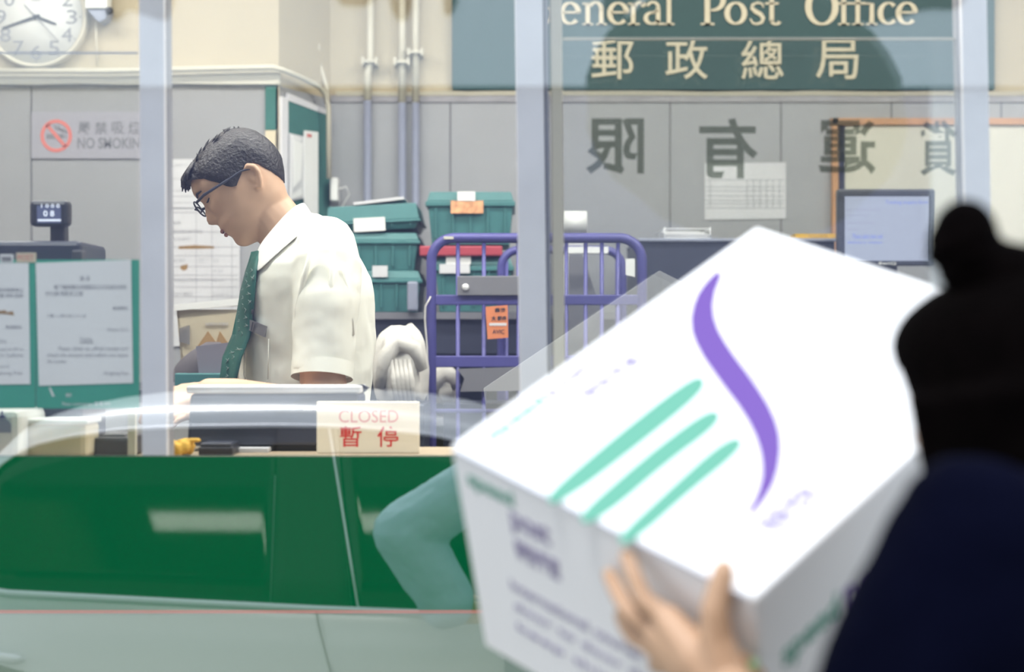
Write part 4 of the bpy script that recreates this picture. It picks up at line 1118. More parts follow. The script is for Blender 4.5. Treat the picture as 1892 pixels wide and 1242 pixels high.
# fold ridges over the near sleeve and side, hem band
m = MB()
for pts in ([(601, 470), (588, 520), (574, 575), (570, 640)], [(640, 470), (634, 540), (636, 600), (640, 660)], [(655, 500), (664, 560), (668, 620)]):
    q = []
    for px, py in pts:
        v = W3(px, py, 0); cy = W3(620, py, 0).x; dx = (v.x - cy); rr = .064
        v.y = MDP - .185 - math.sqrt(max(.0004, rr * rr - min(dx * dx, rr * rr))) + .004; q.append(v)
    m.tube(q, [.003, .006, .006, .003][:len(q)], 8)
m.build('sleeve_folds', M['shirt'], sh, smooth=True)
h1 = [W3(617, 668, -.205), W3(616, 694, -.212)]
MB().tube(h1, [.0605, .0600], 28, cap=False).build('sleeve_hem', M['shirt'], sh)
# collar
def collar_path(off):
    return [W3(484, 470, -.075 - off), W3(500, 462, -.105 - off), W3(520, 436, -.112 - off), W3(545, 405, -.098 - off), W3(566, 384, -.06 - off)]
m = MB()
near_top = [W3(484, 456, -.06), W3(508, 428, -.066), W3(532, 400, -.066), W3(552, 380, -.05), W3(566, 370, -.0), W3(552, 380, .05), W3(530, 402, .066), W3(506, 430, .064), W3(484, 452, .045)]
near_low = [torso_front(489, 516, .016), torso_front(514, 494, .016), torso_front(544, 466, .018), torso_front(574, 434, .02), W3(594, 412, 0), W3(570, 430, .12), W3(540, 462, .14), W3(508, 494, .14), W3(468, 512, .115)]
mid = [a.lerp(b, .5) + Vector((0, -.014 if i < 4 else (.014 if i > 4 else 0), .006)) for i, (a, b) in enumerate(zip(near_top, near_low))]
m.grid([near_top, mid, near_low], smooth=True)
o = m.build('collar', M['collar'], man)
s_ = o.modifiers.new('th', 'SOLIDIFY'); s_.thickness = .004
sb = o.modifiers.new('sub', 'SUBSURF'); sb.levels = 2; sb.render_levels = 2
# tie
TIE = [(470, 478, 494), (487, 474, 496), (505, 468, 496), (540, 462, 494), (580, 452, 490), (620, 442, 484), (660, 433, 474), (700, 428, 462), (716, 427, 456)]
m = MB(); rows = []; back = []
def tie_pt(px, py, l, r_):
    q = (px - l) / (r_ - l)
    v = torso_front(max(px, torso_row(py)[0] + 6), py, .012 + .008 * math.sin(q * PI))
    return Vector((W3(px, py).x, min(v.y, MDP - .05 - .06 * q) - (.06 if py > 640 else .0), v.z))
for py, l, r_ in TIE:
    rows.append([tie_pt(l + (r_ - l) * i / 6, py, l, r_) for i in range(7)])
m.grid(rows)
tie = m.build('tie', mat('dark_green_tie_silk', (.012, .10, .075), .5, var=.1, scale=30), man)
tie.modifiers.new('th', 'SOLIDIFY').thickness = .004
m = MB()
for i in range(15):
    q = i / 14; py = 505 + 195 * q; l = lerp_tab([(a, b) for a, b, c in TIE], py); r_ = lerp_tab([(a, c) for a, b, c in TIE], py)
    for j in range(2):
        f = (.3 if j else .7) + .1 * math.sin(i * 2.1); px = l + (r_ - l) * f
        c = tie_pt(px, py + 6 * j, l, r_); c.y -= .005; a1 = R_(35 + 30 * math.sin(i * 1.7 + j))
        m.tube([c + Vector((-.007 * math.cos(a1), 0, -.007 * math.sin(a1))), c, c + Vector((.008 * math.cos(a1), 0, .008 * math.sin(a1)))], [.0003, .0012, .0003], 5)
        m.tube([c + Vector((-.004, 0, .004)), c, c + Vector((.004, 0, -.003))], [.0003, .001, .0003], 5)
m.build('tie_pattern', mat('pale_tie_pattern', (.26, .33, .30), .6), tie)
# name badge, pen, pocket
pk = []
def sf(px, py, off): return torso_front(px, py, off)
m = MB(); q = [(478, 590), (516, 604), (512, 623), (474, 608)]
fr = [sf(x, y, .022) for x, y in q]; bk = [sf(x, y, .006) for x, y in q]
m.hexa([bk[3], bk[2], bk[1], bk[0], fr[3], fr[2], fr[1], fr[0]]); m.build('name_badge', M['greypl'], man)
m = MB(); q = [(489, 596), (491, 597), (487, 612), (485, 611)]
fr = [sf(x, y, .0235) for x, y in q]; bk = [sf(x, y, .021) for x, y in q]
m.hexa([bk[3], bk[2], bk[1], bk[0], fr[3], fr[2], fr[1], fr[0]]); m.build('badge_bar', M['ink'], man)
MB().tube([sf(486, 592, .014), sf(489, 574, .016)], .0025, 8).build('pen', M['ink'], man)
m = MB()
for pts in ([(470, 612), (466, 690), (470, 700)], [(470, 700), (512, 704), (516, 698)], [(516, 698), (518, 626)]):
    m.tube([sf(x, y, .008) for x, y in pts], .0012, 6)
m.build('pocket_seam', M['shirt'], sh)
# trousers and shoes
m = MB()
m.sphere(W3(572, 930), (.125, .165, .14), 24, 14)
for s in (-1, 1):
    m.cap([W3(578, 945, s * .09), Vector((W3(576, 0).x, MDP + s * .10, .66)), Vector((W3(590, 0).x, MDP + s * .11, FZ + .09))], [.105, .082, .068], 18)
blob('trousers', m, M['trouser'], man, .008, 4)
for s in (-1, 1):
    m = MB(); m.cap([Vector((W3(590, 0).x + .03, MDP + s * .11, FZ + .045)), Vector((W3(590, 0).x - .06, MDP + s * .115, FZ + .05)), Vector((W3(590, 0).x - .18, MDP + s * .12, FZ + .036))], [.045, .046, .036], 14)
    m.build('shoe', M['dark'], man)

# ------------------------------------------------------------------ parcel
SCB = 1.42 / 1.55
C_ = P(1395, 1105, 1.42)
u_ = Vector((-.721, .619, .311)); v_ = Vector((.683, .561, .468)); w_ = Vector((.115, .55, -.827))
u_.normalize(); v_ = (v_ - u_ * v_.dot(u_)).normalized(); w_ = v_.cross(u_)
if w_.z > 0: w_ = -w_
la, lb, lc = .397 * SCB, .535 * SCB, .291 * SCB
def bc(a, b, c): return C_ + u_ * la * a + v_ * lb * b + w_ * lc * c
par = thing('parcel', 'white cardboard parcel with a purple swoosh and three green stripes, held at the glass', 'parcel', bc(.5, .5, 1))
m = MB(); m.hexa([bc(0, 0, 1), bc(1, 0, 1), bc(1, 1, 1), bc(0, 1, 1), bc(0, 0, 0), bc(1, 0, 0), bc(1, 1, 0), bc(0, 1, 0)])
m.build('carton', M['boxw'], par, .004, 3)
def on_plane(px, py, o, nrm):
    r = Vector(((px - CX) / F, 1, -(py - CY) / F)); o = o - Vector((0, 0, CAMZ))
    t_ = o.dot(nrm) / r.dot(nrm); q = r * t_; q.z += CAMZ; return q
def decal(name, pp, axis, mt, off=.0006):
    nrm = {'top': -w_, 'left': -v_, 'right': -u_}[axis]
    m = MB(); n = len(pp)
    fr = [on_plane(x, y, C_, nrm) + nrm * off for x, y in pp]; bk = [p - nrm * off * .9 for p in fr]
    m._add(fr + bk, [tuple(range(n)), tuple(range(2 * n - 1, n - 1, -1))] + [((i + 1) % n, i, n + i, n + (i + 1) % n) for i in range(n)])
    return m.build(name, M[mt], par)
def smooth_poly(pts, it=2):
    for _ in range(it):
        q = []
        for i in range(len(pts)):
            a, b = pts[i], pts[(i + 1) % len(pts)]
            q += [(a[0] * .75 + b[0] * .25, a[1] * .75 + b[1] * .25), (a[0] * .25 + b[0] * .75, a[1] * .25 + b[1] * .75)]
        pts = q
    return pts
def fatten(pts, k):
    n = len(pts); out = []
    ar = sum(pts[i][0] * pts[(i + 1) % n][1] - pts[(i + 1) % n][0] * pts[i][1] for i in range(n)); sg = 1 if ar > 0 else -1
    for i in range(n):
        t_ = (Vector(pts[(i + 1) % n]) - Vector(pts[i - 1])).normalized()
        out.append((pts[i][0] + t_.y * k * sg, pts[i][1] - t_.x * k * sg))
    return out
decal('printed_swoosh', fatten(smooth_poly([(1336, 496), (1308, 520), (1286, 552), (1276, 600), (1291, 645), (1332, 705), (1377, 764), (1403, 817), (1412, 870), (1401, 916), (1376, 960), (1408, 930), (1434, 883), (1443, 817), (1428, 764), (1391, 705), (1345, 645), (1319, 599), (1314, 552)], 1), 3), 'top', 'boxp')
decal('printed_stripe', fatten(smooth_poly([(1300, 699), (1268, 711), (1150, 802), (1000, 930), (1048, 918), (1182, 815), (1290, 727)], 2), 6), 'top', 'boxg')
decal('printed_stripe', fatten(smooth_poly([(1328, 761), (1292, 774), (1192, 850), (1060, 966), (1112, 954), (1232, 850), (1318, 787)], 2), 6), 'top', 'boxg')
decal('printed_stripe', fatten(smooth_poly([(1370, 811), (1332, 825), (1242, 905), (1134, 1006), (1176, 992), (1272, 905), (1357, 837)], 2), 6), 'top', 'boxg')
def box_text(body, a0, a1, b0, b1, axis, mt, ud, vd, name='printed_text', bold=.02):
    # text laid between face coordinates; ud/vd: face axes along the line and up the letters
    m = MB(); m.text(body, 0, 1, 0, 1, 0, depth=.001, bold=bold)
    o0, eu, ev, nrm = ud
    vs = []
    for vtx in m.bm.verts:
        x = a0 + (a1 - a0) * vtx.co.x; z = b0 + (b1 - b0) * vtx.co.z
        vtx.co = o0 + eu * x + ev * z + nrm * (.0008 if vtx.co.y < .0005 else .0001)
    return m.build(name, M[mt], par)
# big face: text runs along v (left-bottom to right-top reading), up = u
top = (C_, v_ * lb, u_ * la, -w_)
box_text('speed', .06, .22, .90, .96, 'top', 'boxg', top, None); box_text('post', .23, .36, .90, .96, 'top', 'boxpt', top, None); box_text('特快專遞', .27, .44, .82, .87, 'top', 'boxpt', top, None)
box_text('特快', .15, .30, .08, .16, 'top', 'boxpt', top, None); box_text('www.speedpost', .03, .13, .20, .23, 'top', 'boxpt', top, None)
for b in (.28, .34): box_text('Reliable worldwide courier', .52, .88, 1 - b - .22, 1 - b - .19, 'top', 'tape', top, None, bold=.0)
# left face: text runs from B towards C, up = -w
left = (bc(1, 0, 1), -u_ * la, -w_ * lc, -v_)
box_text('speed', .05, .22, .83, .92, 'left', 'boxg', left, None); box_text('post', .20, .34, .72, .84, 'left', 'boxpt', left, None); box_text('特快專遞', .20, .36, .60, .70, 'left', 'boxpt', left, None)
for i, s in enumerate(('International courier service', 'door to door delivery', 'keep this side up')): box_text(s, .16, .80, .42 - i * .11, .47 - i * .11, 'left', 'boxpt', left, None, bold=.0)
# right face: text runs along v, up = -w
right = (bc(0, 0, 1), v_ * lb, -w_ * lc, -u_)
box_text('speed', .07, .24, .56, .70, 'right', 'boxg', right, None); box_text('post', .26, .40, .56, .70, 'right', 'boxp', right, None); box_text('特快', .20, .30, .36, .48, 'right', 'boxp', right, None)
m = MB(); e0, e1 = bc(1, 0, .0), bc(0, 0, .0)
q = [bc(1, .0, .02), bc(0, .0, .02)]
m.tube([bc(.98, -.0005, .012), bc(.02, -.0005, .012)], .0016, 6); m.build('edge_crease', M['tape'], par)

# ------------------------------------------------------------------ woman holding the parcel
wm = thing('person', 'dark haired woman in a dark navy top, seen from behind, holding the white parcel', 'person', (.46, 1.20, 0))
wh = Head(P(1872, 735, 1.33), (-.62, .75, -.15), (-.05, .05, 1), .00088)
m = MB(); wh.skin(m, .86)
m.cap([wh.w(-10, 0, -40), Vector((.425, 1.27, 1.36)), Vector((.44, 1.25, 1.28))], [.045, .043, .06], 16)
m.cap([Vector((.45, 1.23, 1.25)), Vector((.46, 1.20, 1.0)), Vector((.46, 1.19, .86))], [.11, .10, .12], 18)
sl = Vector((.312, 1.15, 1.358)); sr = Vector((.565, 1.32, 1.345))
el = Vector((.222, 1.12, 1.09)); wr = on_plane(1392, 1232, C_, -v_) + (-v_) * .032
m.cap([sl, sl.lerp(el, .5), el], [.045, .040, .034], 16); m.cap([el, el.lerp(wr, .4), wr], [.034, .032, .023], 16)
# left hand on the left face of the parcel
def onl(px, py, off): return on_plane(px, py, C_, -v_) + (-v_) * off
FING = [((1262, 1118, .022), (1222, 1078, .025), (1196, 1046, .018), (1170, 1016, .009)), ((1244, 1140, .023), (1196, 1098, .026), (1166, 1074, .018), (1137, 1052, .009)),
        ((1240, 1166, .023), (1204, 1146, .026), (1180, 1135, .018), (1158, 1126, .009)), ((1268, 1200, .019), (1248, 1208, .021), (1234, 1213, .016), (1219, 1217, .009))]
FR = (.0088, .0088, .0084, .0078)
for f, r in zip(FING, FR):
    pts = [onl(*q) for q in f]
    m.cap(pts, [r * 1.2, r * 1.02, r * .95, r * .8], 12)
    m.cap([wr, wr.lerp(pts[0], .5) + (-v_) * .004, pts[0]], [.021, .019, r * 1.5], 14)
m.cap([wr, onl(1352, 1150, .022), onl(1342, 1105, .016), on_plane(1338, 1068, C_, -w_) + (-w_) * .009], [.020, .0155, .0125, .0095], 14)
# right arm reaching round to the far right edge of the parcel
hr_ = bc(.05, .86, .55) + (-u_) * .02
er = Vector((.60, 1.46, 1.10))
m.cap([sr, sr.lerp(er, .5), er], [.045, .040, .034], 16); m.cap([er, er.lerp(hr_, .5), hr_], [.034, .028, .022], 16)
hand_at(m, hr_, v_ * .3 - w_, -u_, .85, .25)
for s in (-1, 1):
    hx = Vector((.46 + s * .07, 1.19 + s * .05, .84)); ft = Vector((.44 + s * .08, 1.20 + s * .06, .07))
    m.cap([hx, hx.lerp(ft, .5) + Vector((-.01, .015, 0)), ft], [.075, .052, .036], 16); m.cap([ft + Vector((0, 0, -.035)), ft + Vector((-.09, .11, -.04))], [.034, .028], 12)
blob('body', m, M['skin2'], wm, .0032, 3)
m = MB()
for s in (-1, 1): m.tube([wh.w(*head_pt(R_(s * a), 44, 1.0)) for a in (12, 22, 34)], [.002, .0026, .0014], 8)
m.build('eyebrows', M['hair2'], wm)
m = MB()
for s in (-1, 1): m.tube([wh.w(*head_pt(R_(s * a), 26, .8)) for a in (13, 20, 29)], [.001, .002, .001], 8)
m.build('eyelashes', M['ink'], wm)
m = MB(); m.tube([wh.w(*head_pt(R_(a), -34, 1.0)) for a in (-14, -7, 0, 7, 14)], [.001, .005, .0055, .005, .001], 8); m.build('lips', M['lip'], wm)
m = MB(); wh.hair(m, [(0, 72), (30, 64), (45, 30), (58, -20), (70, -60), (100, -82), (180, -84)], 11, 0)
# long hair falling from the crown down past the cheek and the nape
for lv, (n0, l0, u0, rx, ry, rz) in enumerate(((-6, 0, 34, 82, 76, 86), (-14, 0, -6, 80, 78, 84), (-20, 0, -50, 72, 74, 72), (-24, 0, -80, 66, 70, 50))):
    m.sphere(wh.w(n0, l0, u0), [q * wh.k for q in (rx, ry, rz)], 24, 14, Matrix((wh.f, wh.l, wh.u)).transposed())
for i in range(18):
    a = R_(75 + i * 12.4)
    p0 = wh.w(*head_pt(a, 10, 9)); p1 = wh.w(*head_pt(a, -60, 18)); p2 = wh.w(*head_pt(a, -84, 22)) + Vector((0, 0, -.055 - .02 * (i % 3)))
    m.tube([p0, p1, p2], [.016, .020, .006], 8)
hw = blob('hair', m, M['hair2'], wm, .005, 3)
m = MB(); k0 = wh.w(-20, 0, 100)
kc = P(1783, 440, k0.y)
m.cap([k0.lerp(kc, -.1) , kc + Vector((.004, 0, -.022))], [.034, .026], 14); m.sphere(kc, (.026, .026, .031), 20, 12)
for i in range(3): m.tube([kc + Vector((.024 * math.cos(i * 2.1 + a), .024 * math.sin(i * 2.1 + a), -.018 + .012 * a / 2)) for a in (0, .8, 1.6, 2.4, 3.2)], .007, 8)
blob('hair_knot', m, M['hair2'], hw, .004, 2)
# top
m = MB()
m.cap([Vector((.445, 1.245, 1.30)), Vector((.455, 1.225, 1.2)), Vector((.46, 1.21, 1.05)), Vector((.46, 1.20, .86))], [.10, .135, .135, .15], 24)
m.cap([sl, Vector((.445, 1.25, 1.325)), sr], [.058, .066, .058], 20)
e2 = el.lerp(wr, .55)
m.cap([sl, sl.lerp(el, .5), el], [.062, .080, .088], 18); m.cap([el, el.lerp(e2, .6)], [.088, .060], 18)
e3 = er.lerp(hr_, .5)
m.cap([sr, sr.lerp(er, .5), er], [.064, .064, .06], 18); m.cap([er, e3], [.058, .045], 18)
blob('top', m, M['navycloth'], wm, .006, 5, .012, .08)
m = MB(); m.sphere((.46, 1.19, .86), (.16, .15, .13), 20, 12)
for s in (-1, 1):
    hx = Vector((.46 + s * .07, 1.19 + s * .05, .84)); ft = Vector((.44 + s * .08, 1.20 + s * .06, .10))
    m.cap([hx, hx.lerp(ft, .5) + Vector((-.01, .015, 0)), ft], [.095, .072, .055], 18)
blob('trousers', m, M['denim'], wm, .008, 4)
for s in (-1, 1):
    ft = Vector((.44 + s * .08, 1.20 + s * .06, .038)); m = MB(); m.cap([ft + Vector((.02, -.02, .002)), ft + Vector((-.09, .11, -.004))], [.038, .032], 14); m.build('shoe', M['dark'], wm)
ax = (wr - el).normalized(); bp = wr + ax * .004; s1 = ax.cross(Vector((0, 0, 1))).normalized(); s2 = s1.cross(ax)
m = MB()
for i in range(16):
    an = 2 * PI * i / 16; m.sphere(bp + (s1 * math.cos(an) + s2 * math.sin(an)) * .0265, .0058, 10, 7, mi=i % 2)
m.build('bead_bracelet', [mat('green_beads', (.22, .33, .16), .4), mat('brown_beads', (.30, .15, .06), .4)], wm)

# ------------------------------------------------------------------ street seen in the glass
SZ = -0.15
CARY = -.36
struct(MB().box(-30, 30, -.28, GLASS, -.16, 0).build('floor_pavement', M['paving']))
struct(MB().box(-30, 30, -14, -.28, SZ - .1, SZ).build('ground_road', M['asphalt']))
FY = -12.0
struct(MB().box(-25, 4.2, FY - .4, FY, SZ, 14).build('wall_opposite', M['facade']))
struct(MB().box(4.2, 25, FY - .4, FY, SZ, 14).build('wall_opposite_pale', M['facade2']))
FP = 2 * GLASS - FY
t = thing('shop_signboard', 'long white shop signboard across the street with dark brush lettering', 'sign', (0, FY, 4.2))
a = PM(-400, 162, FP); b = PM(2300, -420, FP)
MB().box(a.x, b.x, FY + .03, FY + .12, a.z, b.z).build('board', M['signwhite'], t)
m = MB()
for pp in ([(188, -300), (300, -300), (330, -60), (316, 32), (305, 40), (255, 22), (236, 16), (224, 34), (208, 38), (200, 28)], [(560, -300), (720, -300), (705, -20), (686, 8), (664, 12), (612, 7)],
           [(712, -300), (716, 5), (738, 44), (756, 30), (764, 0), (764, -300), (748, -300), (742, 8), (730, -6)], [(818, -300), (818, 22), (826, 30), (836, 26), (850, -8), (856, -300)],
           [(1108, -300), (1112, 30), (1122, 46), (1150, 44), (1166, 8), (1188, -4), (1192, -300)], [(1556, -300), (1520, -2), (1560, 28), (1600, 46), (1640, 40), (1710, 14), (1770, 20), (1790, -10), (1790, -300)]):
    q = [PM(x, y, FP - .12) for x, y in smooth_poly(pp, 2)]
    m.prism([(v.x, v.z) for v in q], FY + .12, FY + .14)
m.build('brush_lettering', M['dark'], t)

# black canopy added behind the camera to darken a round patch of the reflection
PP = 10.0
c0 = PM(1378, 190, PP)
t = thing('reflection_blocker', 'black canopy on a pole, added to darken a round patch in the glass reflection', 'reflection_blocker', (c0.x, c0.y, SZ))
rad = 300 * PP / F
Mt = Matrix.Translation(c0) @ Matrix.Rotation(R_(-62), 4, 'X')
m = MB(); rows = []
for i in range(9):
    q = i / 8; rr = rad * q
    rows.append([Mt @ Vector((rr * (1 - .03 * (j % 4 == 0) * q) * math.cos(2 * PI * j / 32), rr * (1 - .03 * (j % 4 == 0) * q) * math.sin(2 * PI * j / 32), .38 * (1 - q * q))) for j in range(32)])
m.grid(rows[1:], close=True, caps=False)
m._add(rows[1], [tuple(range(32))])
o = m.build('canopy', M['reflection_blocker'], t); o.modifiers.new('th', 'SOLIDIFY').thickness = .01
MB().tube([Mt @ Vector((0, 0, .36)), Mt @ Vector((0, 0, -.35)), Vector((c0.x, (Mt @ Vector((0, 0, -.5))).y, 1.9)), Vector((c0.x, (Mt @ Vector((0, 0, -.5))).y, SZ))], .025, 10).build('pole', M['greypl'], t)
MB().lathe([(.001, 0), (.3, 0), (.3, .06), (.05, .12), (.001, .12)], (c0.x, (Mt @ Vector((0, 0, -.5))).y, SZ), 'Z', 24).build('base', M['greypl'], t)

# car -------------------------------------------------------------
PC = 2 * GLASS - CARY
car = thing('car', 'silver saloon car with dark windows parked behind, mirrored in the glass front', 'car', (-.3, CARY - .88, SZ))
def cx_(px): return (px - CX) * PC / F
def cz_(py): return CAMZ - (py - CY) * PC / F
BELT = [(-2.9, .74), (cx_(-300), .775), (cx_(0), cz_(1097)), (cx_(580), cz_(1126)), (cx_(1200), cz_(1150)), (2.4, .62)]
ARCH = [(-120, 968), (-40, 880), (0, 846), (38, 829), (101, 815), (203, 802), (310, 797), (480, 795), (584, 796), (680, 801), (776, 810), (842, 822), (930, 846), (1060, 892), (1200, 950), (1400, 1060), (1560, 1150)]
def arch_z(x): return lerp_tab([(cx_(a), cz_(b)) for a, b in ARCH], x)
def belt_z(x): return lerp_tab(BELT, x)
X0, X1 = -2.75, 2.15
YC = CARY - .88
def half(x):                       # half width along the length
    q = (x - (X0 + X1) / 2) / ((X1 - X0) / 2); return .88 * (1 - .10 * abs(q) ** 4)
def deck_z(x):                     # bonnet / boot height
    return lerp_tab([(X0, .50), (-2.6, .70), (-1.9, .80), (cx_(0), cz_(1090)), (1.0, .72), (1.9, .55), (X1, .35)], x)
rows = []
n = 60
for i in range(n + 1):
    x = X0 + (X1 - X0) * i / n; h = half(x); zb = belt_z(x); zd = min(deck_z(x), zb + .02)
    e = min(1, (i / 3.0), (n - i) / 3.0); e = .82 + .18 * e
    prof = [(h * .80, SZ + .20), (h * .97, SZ + .26), (h * .985, SZ + .45), (h * 1.0, SZ + .62), (h * .992, zb - .10), (h * .975, zb - .045), (h * .972, zb - .02), (h * .955, zb), (h * .80, zd + .02), (h * .4, zd + .05), (0, zd + .06)]
    pts = [(x, YC + y * e, z) for y, z in prof] + [(x, YC - y * e, z) for y, z in reversed(prof[:-1])]
    rows.append(pts)
m = MB(); m.grid(rows, close=True, caps=True); m.build('body_shell', M['carpaint'], car, smooth=True)
# cabin
def cab_y(x, z):
    zb = belt_z(x); q = max(0, min(1, (z - zb) / .66)); return half(x) * (.955 - .22 * q)
xs = [cx_(a) for a in (-110, -60, -20, 0, 20, 60, 120, 200, 300, 400, 500, 584, 680, 776, 842, 930, 1060, 1200, 1350, 1500)]
rows = []
for x in xs:
    za = arch_z(x) + .028; zb = belt_z(x) - .02; za = max(za, zb + .03); zr = za + .03 + .035 * max(0, min(1, (za - zb) / .45))
    hb, ha = cab_y(x, zb), cab_y(x, za)
    pr = [(hb, zb), (hb * .6 + ha * .4, zb * .6 + za * .4), (ha, za), (ha * .94, za + (zr - za) * .5), (ha * .82, zr - .012), (ha * .5, zr + .006), (0, zr + .012)]
    rows.append([(x, YC + y, z) for y, z in pr] + [(x, YC - y, z) for y, z in reversed(pr[:-1])])
m = MB(); m.grid(rows, close=True, caps=True); m.build('roof', M['carpaint'], car, smooth=True)
def side_panel(name, x0, x1, mt, off, nx=14, lean0=0.0, lean1=0.0, top_in=.004, bot_in=.0, lo=0):
    for sgn in (1, -1):
        m = MB(); rows = []
        for i in range(nx + 1):
            q = i / nx; row = []
            for j in range(7):
                p = j / 6; xx = x0 + (x1 - x0) * q; xt = xx + (lean0 + (lean1 - lean0) * q)
                x = xx + (xt - xx) * p
                zb = belt_z(x) + bot_in; za = arch_z(x) - top_in; z = zb + (za - zb) * p
                row.append((x, YC + sgn * (cab_y(x, z) + off), z))
            rows.append(row)
        m.grid(rows); o = m.build(name, mt, car); s = o.modifiers.new('th', 'SOLIDIFY'); s.thickness = .006; s.offset = -1
side_panel('side_glass', cx_(-60), cx_(500), M['carglass'], .006, 20, .03, -.004)
side_panel('pillar_cover', cx_(500), cx_(648), M['rubber'], .008, 6, -.004, -.07)
side_panel('side_glass', cx_(650), cx_(1320), M['carglass'], .006, 20, -.07, -.02)
for sgn in (1, -1):
    MB().tube([(cx_(a), YC + sgn * (cab_y(cx_(a), arch_z(cx_(a))) + .012), arch_z(cx_(a)) + .004) for a in range(-110, 1301, 30)], .0075, 8).build('window_trim', M['chrome'], car)
    MB().tube([(cx_(a), YC + sgn * (cab_y(cx_(a), belt_z(cx_(a))) + .016), belt_z(cx_(a)) - .002) for a in range(-110, 1301, 30)], .012, 8).build('belt_trim', M['chrome'], car)
    a0 = (cx_(661), belt_z(cx_(661))); a1 = (cx_(596), arch_z(cx_(596)))
    MB().tube([(a0[0] + (a1[0] - a0[0]) * q, YC + sgn * (cab_y(a0[0], a0[1] + (a1[1] - a0[1]) * q) + .014), a0[1] + (a1[1] - a0[1]) * q) for q in (0, .25, .5, .75, 1)], .0042, 6).build('pillar_edge', M['chrome'], car)
    MB().tube([(cx_(497), YC + sgn * (cab_y(cx_(497), belt_z(cx_(497)) + .4 * q) + .012), belt_z(cx_(497)) + .42 * q) for q in (0, .33, .66, .98)], .002, 6).build('glass_edge', M['greypl'], car)
    seam = [(cx_(545), arch_z(cx_(545))), (cx_(560), cz_(960)), (cx_(580), belt_z(cx_(580))), (cx_(592), cz_(1170)), (cx_(612), cz_(1245)), (cx_(618), SZ + .5), (cx_(615), SZ + .26)]
    pts = []
    for x, z in seam:
        zb = belt_z(x); y = cab_y(x, z) + .009 if z > zb else half(x) * lerp_tab([(SZ + .26, .97), (SZ + .45, .985), (SZ + .62, 1.0), (zb - .10, .992), (zb - .045, .975), (zb, .958)], z) + .007
        pts.append((x, YC + sgn * y, z))
    MB().tube(pts, .0035, 6).build('door_seam', M['rubber'], car)
    MB().tube([(x, YC + sgn * (y - .0), z) for (x, _, z), y in ((p, abs(p[1] - YC) + .0005) for p in [(q[0] + .006, q[1], q[2]) for q in pts])], .002, 6).build('door_edge', M['chrome'], car)
    hx, hz = cx_(12), cz_(1215)
    MB().cap([(hx - .11, YC + sgn * (half(hx) + .018), hz + .004), (hx - .04, YC + sgn * (half(hx) + .03), hz + .008), (hx + .03, YC + sgn * (half(hx) + .022), hz - .002), (hx + .05, YC + sgn * (half(hx) + .0), hz - .006)], [.016, .018, .017, .012], 10).build('door_handle', M['chrome'], car)
    for wx in (-1.72, 1.28):
        y = YC + sgn * (half(wx) - .1)
        w = MB(); w.lathe([(.20, -.1), (.31, -.1), (.33, -.06), (.33, .06), (.31, .1), (.20, .1)], (wx, y, SZ + .33), 'Y', 40); wo = w.build('wheel', M['rubber'], car)
        w = MB(); w.lathe([(.001, -.07), (.20, -.07), (.205, .09), (.19, .09), (.06, .06), (.001, .07)], (wx, y, SZ + .33), 'Y', 40) if sgn > 0 else w.lathe([(.001, .07), (.20, .07), (.205, -.09), (.19, -.09), (.06, -.06), (.001, -.07)], (wx, y, SZ + .33), 'Y', 40)
        w.build('hub', M['chrome'], wo)
# the sunlit pale band reflected along the window tops: interior headlining seen through the far windows is left dark

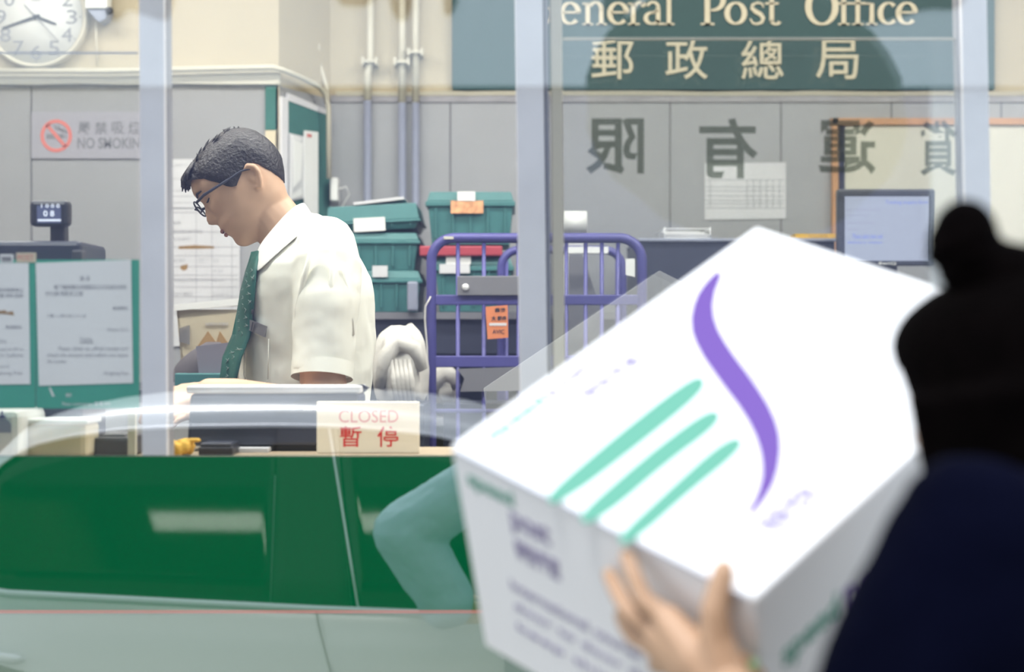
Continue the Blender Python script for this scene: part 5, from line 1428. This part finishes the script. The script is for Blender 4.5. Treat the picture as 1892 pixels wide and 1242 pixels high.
# photographer in pale blue, mirrored at the lower middle
ph = thing('person', 'person in a pale blue long sleeved shirt, elbow out, mirrored in the glass', 'person', (.12, -.12, 0))
PHY = -.12
def Q(px, py): return PM(px, py, 2 * GLASS - PHY)
sl_, eb, hdw = Q(900, 880), Q(752, 985), Q(840, 1135)
ctr = Vector((.13, PHY, 0))
m = MB()
h2 = Head((.16, PHY, 1.26), (-.1, 1, -.25), (0, .2, 1), .00095)
h2.skin(m)
m.cap([h2.w(0, 0, -40), Vector((.15, PHY - .02, 1.10))], [.045, .05], 14); m.cap([Vector((.15, PHY, 1.0)), Vector((.15, PHY - .06, .7))], [.10, .11], 16)
m.cap([sl_, eb], [.04, .035], 14); m.cap([eb, hdw], [.035, .024], 14)
hand_at(m, hdw, (.9, .25, .1), (0, 1, 0), .85, .5)
s2_ = Vector((.32, PHY, 1.10)); e2_ = Vector((.40, PHY + .05, .88)); w2_ = Vector((.27, PHY + .09, .84))
m.cap([s2_, e2_], [.04, .034], 14); m.cap([e2_, w2_], [.034, .024], 14); hand_at(m, w2_, (-.9, .25, .1), (0, 1, 0), .85, .5)
for s in (-1, 1):
    m.cap([Vector((.15 + s * .08, PHY - .07, .66)), Vector((.15 + s * .1, PHY + .06, .36)), Vector((.15 + s * .1, PHY - .06, .08))], [.075, .055, .038], 14); m.cap([Vector((.15 + s * .1, PHY - .06, .035)), Vector((.15 + s * .1, PHY + .08, .03))], [.034, .028], 12)
blob('body', m, M['skin2'], ph, .0045, 3)
m = MB(); h2.hair(m, [(0, 72), (45, 60), (64, 30), (75, 0), (100, 0), (180, -40)], 9, 4); m.build('hair', M['hair2'], ph, smooth=True)
m = MB(); m.cap([sl_, sl_.lerp(eb, .5), eb], [.085, .095, .105], 18); m.cap([eb, eb.lerp(hdw, .85)], [.105, .085], 18)
m.cap([s2_, e2_], [.065, .058], 18); m.cap([e2_, e2_.lerp(w2_, .85)], [.055, .04], 18)
m.cap([sl_ + Vector((.03, 0, .0)), s2_], [.075, .075], 18); m.cap([Vector((.15, PHY, 1.06)), Vector((.15, PHY - .03, .85)), Vector((.15, PHY - .06, .66))], [.12, .14, .145], 20)
blob('shirt', m, M['bluecloth'], ph, .008, 5, .015, .08)
m = MB(); m.sphere((.15, PHY - .07, .66), (.155, .13, .12), 20, 12)
for s in (-1, 1): m.cap([Vector((.15 + s * .08, PHY - .07, .66)), Vector((.15 + s * .1, PHY + .06, .36)), Vector((.15 + s * .1, PHY - .06, .10))], [.095, .075, .055], 16)
blob('trousers', m, M['denim'], ph, .009, 4)
for s in (-1, 1):
    m = MB(); m.cap([Vector((.15 + s * .1, PHY - .08, .04)), Vector((.15 + s * .1, PHY + .09, .034))], [.04, .034], 12); m.build('shoe', M['dark'], ph)
